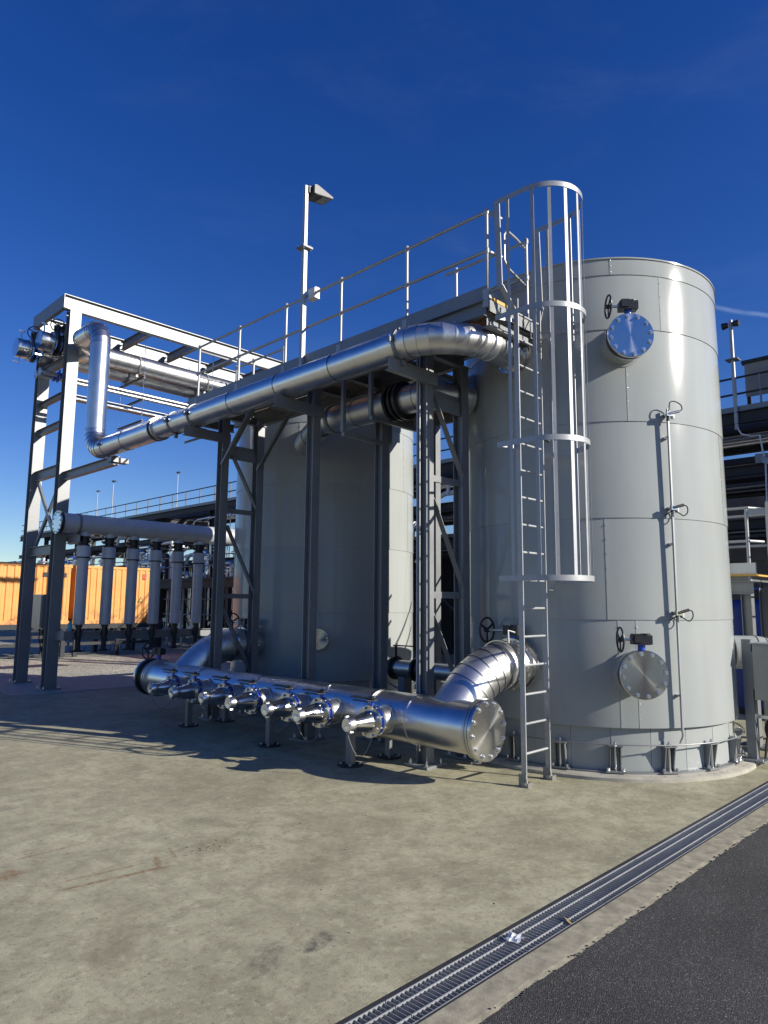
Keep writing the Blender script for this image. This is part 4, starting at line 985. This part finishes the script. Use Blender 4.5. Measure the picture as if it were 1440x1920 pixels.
# ------------------------------------------------------------------ pipe rack behind the tanks
RXN, RXF = 20.0, 24.0
rk = thing('pipe_rack', (22, 20, 0), 'long steel pipe rack with handrailed top walkway running behind the tanks', 'pipe rack')
y = -9.0
while y < 62:
    for x in (RXN+.3, RXF):
        MB().ibeam((x, y, -.1), (x, y, 7.2), .26, .26, .02, .02, (0,1,0)).build('column', 'dark_steel', rk, sharp=30)
    for z in (7.05, 5.55, 4.1): MB().ibeam((RXN+.1, y, z), (RXF+.2, y, z), .28, .2, .015, .02, (0,0,1)).build('cross_beam', 'dark_steel', rk, sharp=30)
    y += 6.0
for z, h in ((7.22, .34), (5.75, .26), (4.3, .26)):
    MB().ibeam((RXN, -10, z), (RXN, 62, z), h, .2, .02, .02, (0,0,1)).build('long_beam', 'dark_steel', rk, sharp=30)
    MB().ibeam((RXF, -10, z), (RXF, 62, z), h, .2, .02, .02, (0,0,1)).build('long_beam', 'dark_steel', rk, sharp=30)
MB().box((RXN+.1, -10, 7.40), (RXN+1.4, 62, 7.44)).build('walkway_deck', 'dark_steel', rk)
MB().box((RXN+.0, -10, 7.40), (RXN+.01, 62, 7.56)).build('toe_board', 'galvanised_steel', rk)
for z in (8.38, 7.92): MB().cyl((RXN+.05, -10, z), (RXN+.05, 62, z), .03, n=8).build('rail', 'dark_steel', rk)  # shade of the backlit rails is put into their dark colour
PST = mesh_data('rail_post', MB().cyl((0,0,0), (0,0,.98), .03, n=8), 'galvanised_steel')
for i in range(48): inst('rail_post', PST, (RXN+.05, -9.5+1.5*i, 7.40), rk)
random.seed(11)
for z0 in (7.22, 5.72, 4.26):
    x = RXN+.5 if z0 < 7 else RXN+1.9
    while x < RXF-.1:
        r = random.choice((.06, .08, .11, .16, .22)); mat = random.choice(('clad_dull', 'zinc_bright', 'white_box', 'clad_smooth', 'dark_steel'))
        MB().cyl((x+r, -10, z0+r), (x+r, 62, z0+r), r, n=12).build('rack_pipe', mat, rk); x += 2*r+random.uniform(.1, .3)
# droppers, valves and risers hanging from the rack
for i in range(46):
    y = random.uniform(12, 58); x = RXN+random.uniform(.1, 3.4); r = random.choice((.03, .04, .06, .09)); z1 = random.choice((5.7, 4.3, 7.2)); z0 = random.choice((0, 1.2, 2.4, 3.2))
    MB().cyl((x, y, z0), (x, y, z1), r, n=8).build('dropper', random.choice(('zinc_bright', 'white_box', 'clad_smooth', 'galvanised_steel')), rk)
for i in range(60):
    y = random.uniform(14, 58); x = RXN-random.uniform(0, .5); z = random.choice((3.2, 3.9, 4.7, 5.1, 6.2, 6.6)); L = random.uniform(.6, 2.6); r = random.choice((.04, .06, .1))
    m = MB().tube([(x, y, z), (x, y+L*.8, z), (x, y+L*.95, z-.12), (x, y+L, z-.5)], r, 8); m.lathe((x, y+L*.3, z), (0,1,0), [(0,r),(0,r*2),(.05,r*2),(.05,r*1.3),(.25,r*1.3),(.25,r*2),(.3,r*2),(.3,r)], 10)
    m.build('spool', random.choice(('zinc_bright', 'white_box', 'clad_smooth')), rk)
for i in range(9):
    y0 = 14+i*5; MB().bar((RXN+.3, y0, .2), (RXN+.3, y0+5, 4.0), .12, .10).build('brace', 'dark_steel', rk)
# lower pipe walkway in front of the rack at the left
pk = thing('pipe_walkway', (17.5, 34, 0), 'lower dark walkway with railing and pipework seen behind the hanging tubes', 'walkway')
MB().box((16.9, 19, 3.05), (18.3, 60, 3.25)).build('deck', 'dark_steel', pk); MB().ibeam((16.9, 19, 2.95), (16.9, 60, 2.95), .35, .2, .02, .02, (0,0,1)).build('beam', 'dark_steel', pk, sharp=30)
for z in (4.25, 3.8): MB().cyl((16.95, 19, z), (16.95, 60, z), .025, n=8).build('rail', 'galvanised_steel', pk)
for i in range(27): inst('rail_post', PST, (16.95, 19.3+1.5*i, 3.25), pk)
for i in range(7):
    MB().box((16.9, 20+6*i, -.1), (17.1, 20.2+6*i, 2.9)).build('column', 'dark_steel', pk)
for i in range(95):
    y = random.uniform(20, 58); x = 17.2+random.uniform(0, 1.8); r = random.choice((.05, .08, .12)); z = random.uniform(3.3, 5.0)
    m = MB().tube([(x, y, 3.2), (x, y, z), (x+.05, y+.12, z+.1), (x+.05, y+random.uniform(.5, 1.6), z+.1)], r, 8); m.lathe((x, y, z-.3), (0,0,1), [(0,r),(0,r*2.1),(.06,r*2.1),(.06,r),(.16,r),(.16,r*2.1),(.22,r*2.1),(.22,r)], 10)
    m.build('pipework', random.choice(('white_box', 'zinc_bright', 'clad_smooth', 'dark_steel', 'clad_dull')), pk)

for k, (x0, x1, y0, y1, h, lab) in enumerate(((24.6, 29, 26, 36, 4.6, 'dark process unit behind the pipe rack, nearest the tanks'), (24.6, 29, 38, 50, 4.2, 'dark process unit behind the middle of the rack'), (24.6, 30, 52, 66, 3.9, 'dark process unit at the far end of the rack'), (25, 29, 12, 24, 5.2, 'dark process unit seen through the gap between the tanks'))):
    t = thing('process_unit', ((x0+x1)/2, (y0+y1)/2, 0), lab, 'process unit', 'process units behind the rack')
    MB().box((x0, y0, -.1), (x1, y1, h)).build('casing', 'dark_steel', t)
    for i in range(int((y1-y0)/1.6)):
        MB().box((x0-.06, y0+.15+1.6*i, .2), (x0, y0+1.45+1.6*i, h-.25)).build('panel', 'dark_steel', t)
        if i % 2: MB().cyl((x0-.35, y0+.8+1.6*i, 0), (x0-.35, y0+.8+1.6*i, h-.4), .09, n=10).build('riser', 'zinc_bright', t)
    MB().box((x0-.1, y0-.1, h), (x1+.1, y1+.1, h+.15)).build('roof', 'galvanised_steel', t)

sc = thing('scaffold', (19.2, 36, 0), 'bright tubular scaffold seen between the hanging tubes', 'scaffold')
for i in range(7):
    for x in (18.75, 19.55): MB().cyl((x, 31.5+1.5*i, -.1), (x, 31.5+1.5*i, 3.4+.5*(i % 2)), .04, n=8).build('standard', 'zinc_rail', sc)
    if i < 6:
        MB().cyl((18.75, 31.5+1.5*i, .3), (18.75, 33.0+1.5*i, 2.6), .03, n=6).build('brace', 'zinc_rail', sc)
        MB().box((18.7, 31.6+1.5*i, .4+.35*(i % 3)), (18.74, 32.2+1.5*i, 1.3+.4*(i % 2))).build('board', 'white_box', sc)
for z in (.7, 1.5, 2.3, 3.0):
    for x in (18.75, 19.55): MB().cyl((x, 31.3, z), (x, 40.7, z), .03, n=6).build('ledger', 'zinc_rail', sc)

# lamp posts on the rack
LAMP = {'pole': mesh_data('pole', MB().cyl((0,0,0), (0,0,4.6), .055, .045, n=10), 'zinc_rail'), 'lamp_head': mesh_data('lamp_head', MB().box((-.16,-.42,4.50), (.16,.12,4.62)), 'dark_steel'), 'bracket': mesh_data('bracket', MB().box((-.12,-.12,.9), (.12,.12,.93)).cyl((0,0,-.3),(0,0,.02),.08,n=8), 'galvanised_steel')}
def rack_lamp(x, y, z, s, label):
    t = thing('lamp_post', (x, y, z), label, 'lamp post', 'lamp posts on the pipe rack')
    for k, me in LAMP.items(): o = inst(k, me, (x, y, z), t); o.scale = (s,)*3
rack_lamp(20.2, 36.8, 7.4, .50, 'distant lamp post above the rack handrail, nearest the walkway columns')
rack_lamp(20.2, 45.4, 7.4, .61, 'taller of the two neighbouring distant lamp posts above the drop header')
rack_lamp(20.2, 47.8, 7.4, .52, 'distant lamp post on the rack closest to the gantry columns')
t = thing('lamp_post', (20.05, 6.14, 6.9), 'twin headed lamp post beside the rack right of the tank', 'lamp post', 'lamp posts on the pipe rack')
MB().cyl((19.95, 6.12, 6.9), (19.95, 6.12, 10.02), .055, .05, n=12).build('pole', 'zinc_rail', t)
MB().box((19.8, 5.96, 8.86), (20.1, 6.28, 8.89)).build('bracket', 'galvanised_steel', t)
for s_ in (-1, 1): MB().cyl((19.95, 6.12+s_*.07, 9.90), (19.95, 6.12+s_*.22, 9.89), .075, .10, n=12).build('lamp_head', 'black_iron', t)
MB().tube([(19.93, 6.1, 6.95), (19.9, 6.0, 6.75), (19.9, 5.75, 6.65), (19.9, 5.55, 6.65), (19.9, 5.5, 6.2), (19.9, 5.45, 5.9), (19.9, 5.5, 4.2)], .022, 6).build('cable', 'white_box', t)

# grey screen panels above the rack on the right
sp = thing('screen_panels', (20.6, 3, 7.9), 'row of grey screen panels above the rack handrail at the right edge', 'screen')
for i in range(5): MB().box((20.5, 6.02-1.22*(i+1), 7.92), (20.56, 6.02-1.22*i-.02, 8.86)).build('panel', 'far_concrete', sp)
MB().box((20.45, -.2, 8.86), (20.62, 6.06, 8.96)).build('cap_rail', 'dark_steel', sp)
for i in range(6): MB().box((20.58, 5.9-1.2*i, 7.44), (20.66, 6.0-1.2*i, 8.86)).build('post', 'dark_steel', sp)
# building behind on the right
bd = thing('process_building', (28, 2, 0), 'dark grey clad process building behind the rack at the right', 'building')
MB().box((25.6, -12, -.1), (36, 10.5, 7.0)).build('wall', 'far_concrete', bd)
for i in range(6): MB().box((25.56, -12, .3+i*1.12), (25.6, 10.5, .3+i*1.12+1.10)).build('panel', 'far_concrete', bd)
MB().box((25.4, -12.2, 7.0), (36.2, 10.7, 7.2)).build('roof', 'dark_steel', bd)
for i, yy in enumerate((5.2, 4.9, 4.4)):
    ctr = thing('tray_arm', (19.6, yy, 5.9-.75*i), ('upper','middle','lower')[i]+' of three bright bracket arms on the rack at the right edge', 'bracket', 'bracket arms on the rack')
    MB().bar((19.95, yy+.35, 6.0-.72*i), (19.1, yy-.1, 5.75-.72*i), .10, .16, (0,0,1)).build('arm', 'zinc_bright', ctr); MB().box((19.9, yy+.2, 5.9-.72*i), (20.0, yy+.5, 6.15-.72*i)).build('arm_plate', 'galvanised_steel', ctr)

# ------------------------------------------------------------------ platform right of the tank
pf = thing('service_platform', (12.2, 4.4, 0), 'small service platform with tubular handrail behind the right tank', 'platform')
MB().box((11.65, 3.50, 2.50), (12.75, 7.2, 2.60)).build('deck', 'galvanised_steel', pf); MB().box((11.62, 3.42, 2.60), (11.66, 7.2, 2.78)).build('toe_board', 'white_box', pf)
MB().box((11.60, 3.40, 2.575), (11.66, 4.4, 2.61)).build('nosing', 'yellow_paint', pf); MB().box((11.66, 3.40, 2.575), (12.75, 3.45, 2.61)).build('nosing', 'yellow_paint', pf)
MB().channel((11.62, 3.46, 2.40), (11.62, 7.2, 2.40), .20, .07, .01, (0,0,1)).build('edge_beam', 'galvanised_steel', pf, sharp=30)
for x in (11.66, 12.72):
    MB().cyl((x, 3.52, 2.45), (x, 3.52, 3.62), .026, n=12).build('rail_post', 'zinc_rail', pf)
    MB().cyl((x, 5.2, 2.45), (x, 5.2, 3.62), .026, n=12).build('rail_post', 'zinc_rail', pf)
    for z in (3.64, 3.12): MB().cyl((x, 3.5, z), (x, 7.2, z), .024, n=10).build('rail', 'zinc_rail', pf)
for z in (3.64, 3.12): MB().cyl((11.66, 3.5, z), (11.95, 3.38, z), .024, n=10).build('rail', 'zinc_rail', pf)
for x, y in ((11.75, 3.6), (12.65, 3.6), (11.75, 6.9)): MB().ibeam((x, y, 0), (x, y, 2.42), .15, .15, .01, .012, (0,1,0)).build('column', 'galvanised_steel', pf, sharp=30)
MB().box((11.55, 3.35, .0), (11.95, 3.85, .03)).build('base_plate', 'galvanised_steel', pf)
sl_ = thing('platform_ladder', (11.9, 3.2, 0), 'short ladder with flat stringers leading to the service platform at the right edge', 'ladder')
for x in (11.72, 12.25): MB().bar((x, 3.22, 0), (x, 3.22, 3.72), .016, .075, (0,1,0)).build('stringer', 'zinc_rail', sl_)
for i in range(11): MB().cyl((11.72, 3.22, .3+.3*i), (12.25, 3.22, .3+.3*i), .014, n=8).build('rung', 'zinc_rail', sl_)
MB().bar((11.66, 3.5, 3.58), (11.74, 3.24, 3.58), .012, .10, (0,0,1)).build('bracket', 'zinc_rail', sl_)
bt = thing('blue_vessel', (15.9, 4.7, 0), 'dark blue painted vessel standing behind the right tank', 'vessel')
MB().lathe((15.9,4.7,.1), (0,0,1), [(0,.75),(1.95,.75),(2.08,.66),(2.15,.4),(2.18,.001)], 32).build('body', 'blue_paint', bt); MB().cyl((15.9,4.7,2.25), (15.9,4.7,2.75), .14, n=14).build('nozzle', 'black_iron', bt); flange(bt, (15.9,4.7,2.45), (0,0,1), .24, .05, 'blue_iron', 0)
MB().cyl((15.9,4.7,0), (15.9,4.7,.12), .8, n=24).build('foot_ring', 'dark_steel', bt)

cp = thing('cabinet_post', (10.52, 3.24, .05), 'grey steel cabinet on a square post beside the right tank at the picture edge', 'cabinet')
MB().box((10.45, 3.20, .07), (10.57, 3.32, 1.66)).build('post', 'galvanised_steel', cp)
bp = MB().box((10.32, 3.08, .05), (10.70, 3.42, .075)).build('base_plate', 'galvanised_steel', cp); bolts(bp, (10.51, 3.25, .075), (0,0,1), .19, 4, .02, .78)
cs = MB().box((10.41, 2.78, .86), (10.74, 3.17, 1.60)).build('case', 'cabinet_grey', cp); MB().box((10.40, 2.79, .87), (10.408, 3.16, 1.59)).build('door', 'cabinet_grey', cp)
MB().box((10.37, 2.74, 1.603), (10.78, 3.20, 1.62)).build('rain_hood', 'zinc_rail', cp); MB().cyl((10.40, 2.84, 1.15), (10.38, 2.84, 1.15), .02, n=10).build('lock', 'white_box', cp); MB().box((10.44, 3.17, 1.0), (10.60, 3.20, 1.5)).build('mounting_plate', 'galvanised_steel', cp)
for k in range(4): MB().tube(smooth([(10.48+.06*k, 3.0, .86), (10.48+.06*k, 3.0, .72), (10.50+.05*k, 3.04+.03*k, .5), (10.54+.02*k, 3.1, .3), (10.58, 3.14, .08)]), .013, 6).build('cable', 'rubber', cp)
MB().cyl((10.50, 2.95, .80), (10.50, 2.95, .86), .02, n=8).cyl((10.58, 2.98, .78), (10.58, 2.98, .86), .02, n=8).build('cable_gland', 'yellow_paint', cp)
MB().box((10.58, 2.95, .60), (10.64, 3.25, .64)).build('conduit_clip', 'zinc_bright', cp)

# ------------------------------------------------------------------ litter
lf = MB().add([(0,0,0),(.04,.012,.012),(.085,.01,.02),(.12,0,.012),(.085,-.014,.006),(.04,-.016,.002),(.06,0,.0)], [(0,1,6),(1,2,6),(2,3,6),(3,4,6),(4,5,6),(5,0,6)])
lo = lf.build('leaf', 'dry_leaf'); place(lo, (4.44, 2.60, .008), None); lo.rotation_euler = (0, 0, 1.0); tag(lo, 'dry yellow leaf lying on the drain grating edge', 'leaf')
pm = MB(); random.seed(5); g = 7; vs_ = []
for i in range(g):
    for j in range(g): vs_.append((i*.018+random.uniform(-.006,.006), j*.015+random.uniform(-.006,.006), .004+random.random()*.045*(1-abs(i-3)/4)))
pm.add(vs_, [(i*g+j, i*g+j+1, (i+1)*g+j+1, (i+1)*g+j) for i in range(g-1) for j in range(g-1)])
po = pm.build('plastic_scrap', 'plastic_film', sharp=10); place(po, (3.96, 2.70, .028), None); tag(po, 'crumpled piece of clear plastic on the drain grating', 'litter')
random.seed(21); stones = []
PEB = []
for k in range(3):
    bm = bmesh.new(); bmesh.ops.create_icosphere(bm, subdivisions=1, radius=1)
    for v in bm.verts: v.co *= random.uniform(.7, 1.2); v.co.z *= .6
    me = bpy.data.meshes.new('pebble'); bm.to_mesh(me); bm.free(); me.materials.append(MATS['channel_dark' if k < 2 else 'kerb_concrete']); PEB.append(me)
peb = MB(); 
for i in range(300):
    if i < 45: x, y = 3.55+random.gauss(0, .17), 5.55+random.gauss(0, .06)
    elif i < 80: x, y = random.uniform(7.4, 10.8), 0; ang = random.uniform(-165, -85); x, y = 10+2.05*math.cos(R(ang)), 5.28+2.05*math.sin(R(ang))
    elif i < 250: x, y = random.uniform(2.3, 9), 2.335+random.gauss(0, .014)
    else: x, y = random.uniform(1.8, 8.5), random.uniform(3.0, 9)
    z = .052 if 45 <= i < 80 else 0
    s_ = random.uniform(.003, .010); me = random.choice(PEB)
    o = len(peb.v); rz = random.random()*6; M = Matrix.Translation((x, y, z))@Matrix.Rotation(rz, 4, 'Z')@Matrix.Scale(s_, 4)
    peb.add([M@v.co for v in me.vertices], [tuple(p.vertices) for p in me.polygons])
pb = peb.build('grit', 'channel_dark', smooth=False); struct(pb, 'stuff'); pb['label'] = 'loose dark grit scattered over the concrete'; pb['category'] = 'grit'
for me in PEB: bpy.data.meshes.remove(me)
for me in [m for m in bpy.data.meshes if m.users == 0]: bpy.data.meshes.remove(me)
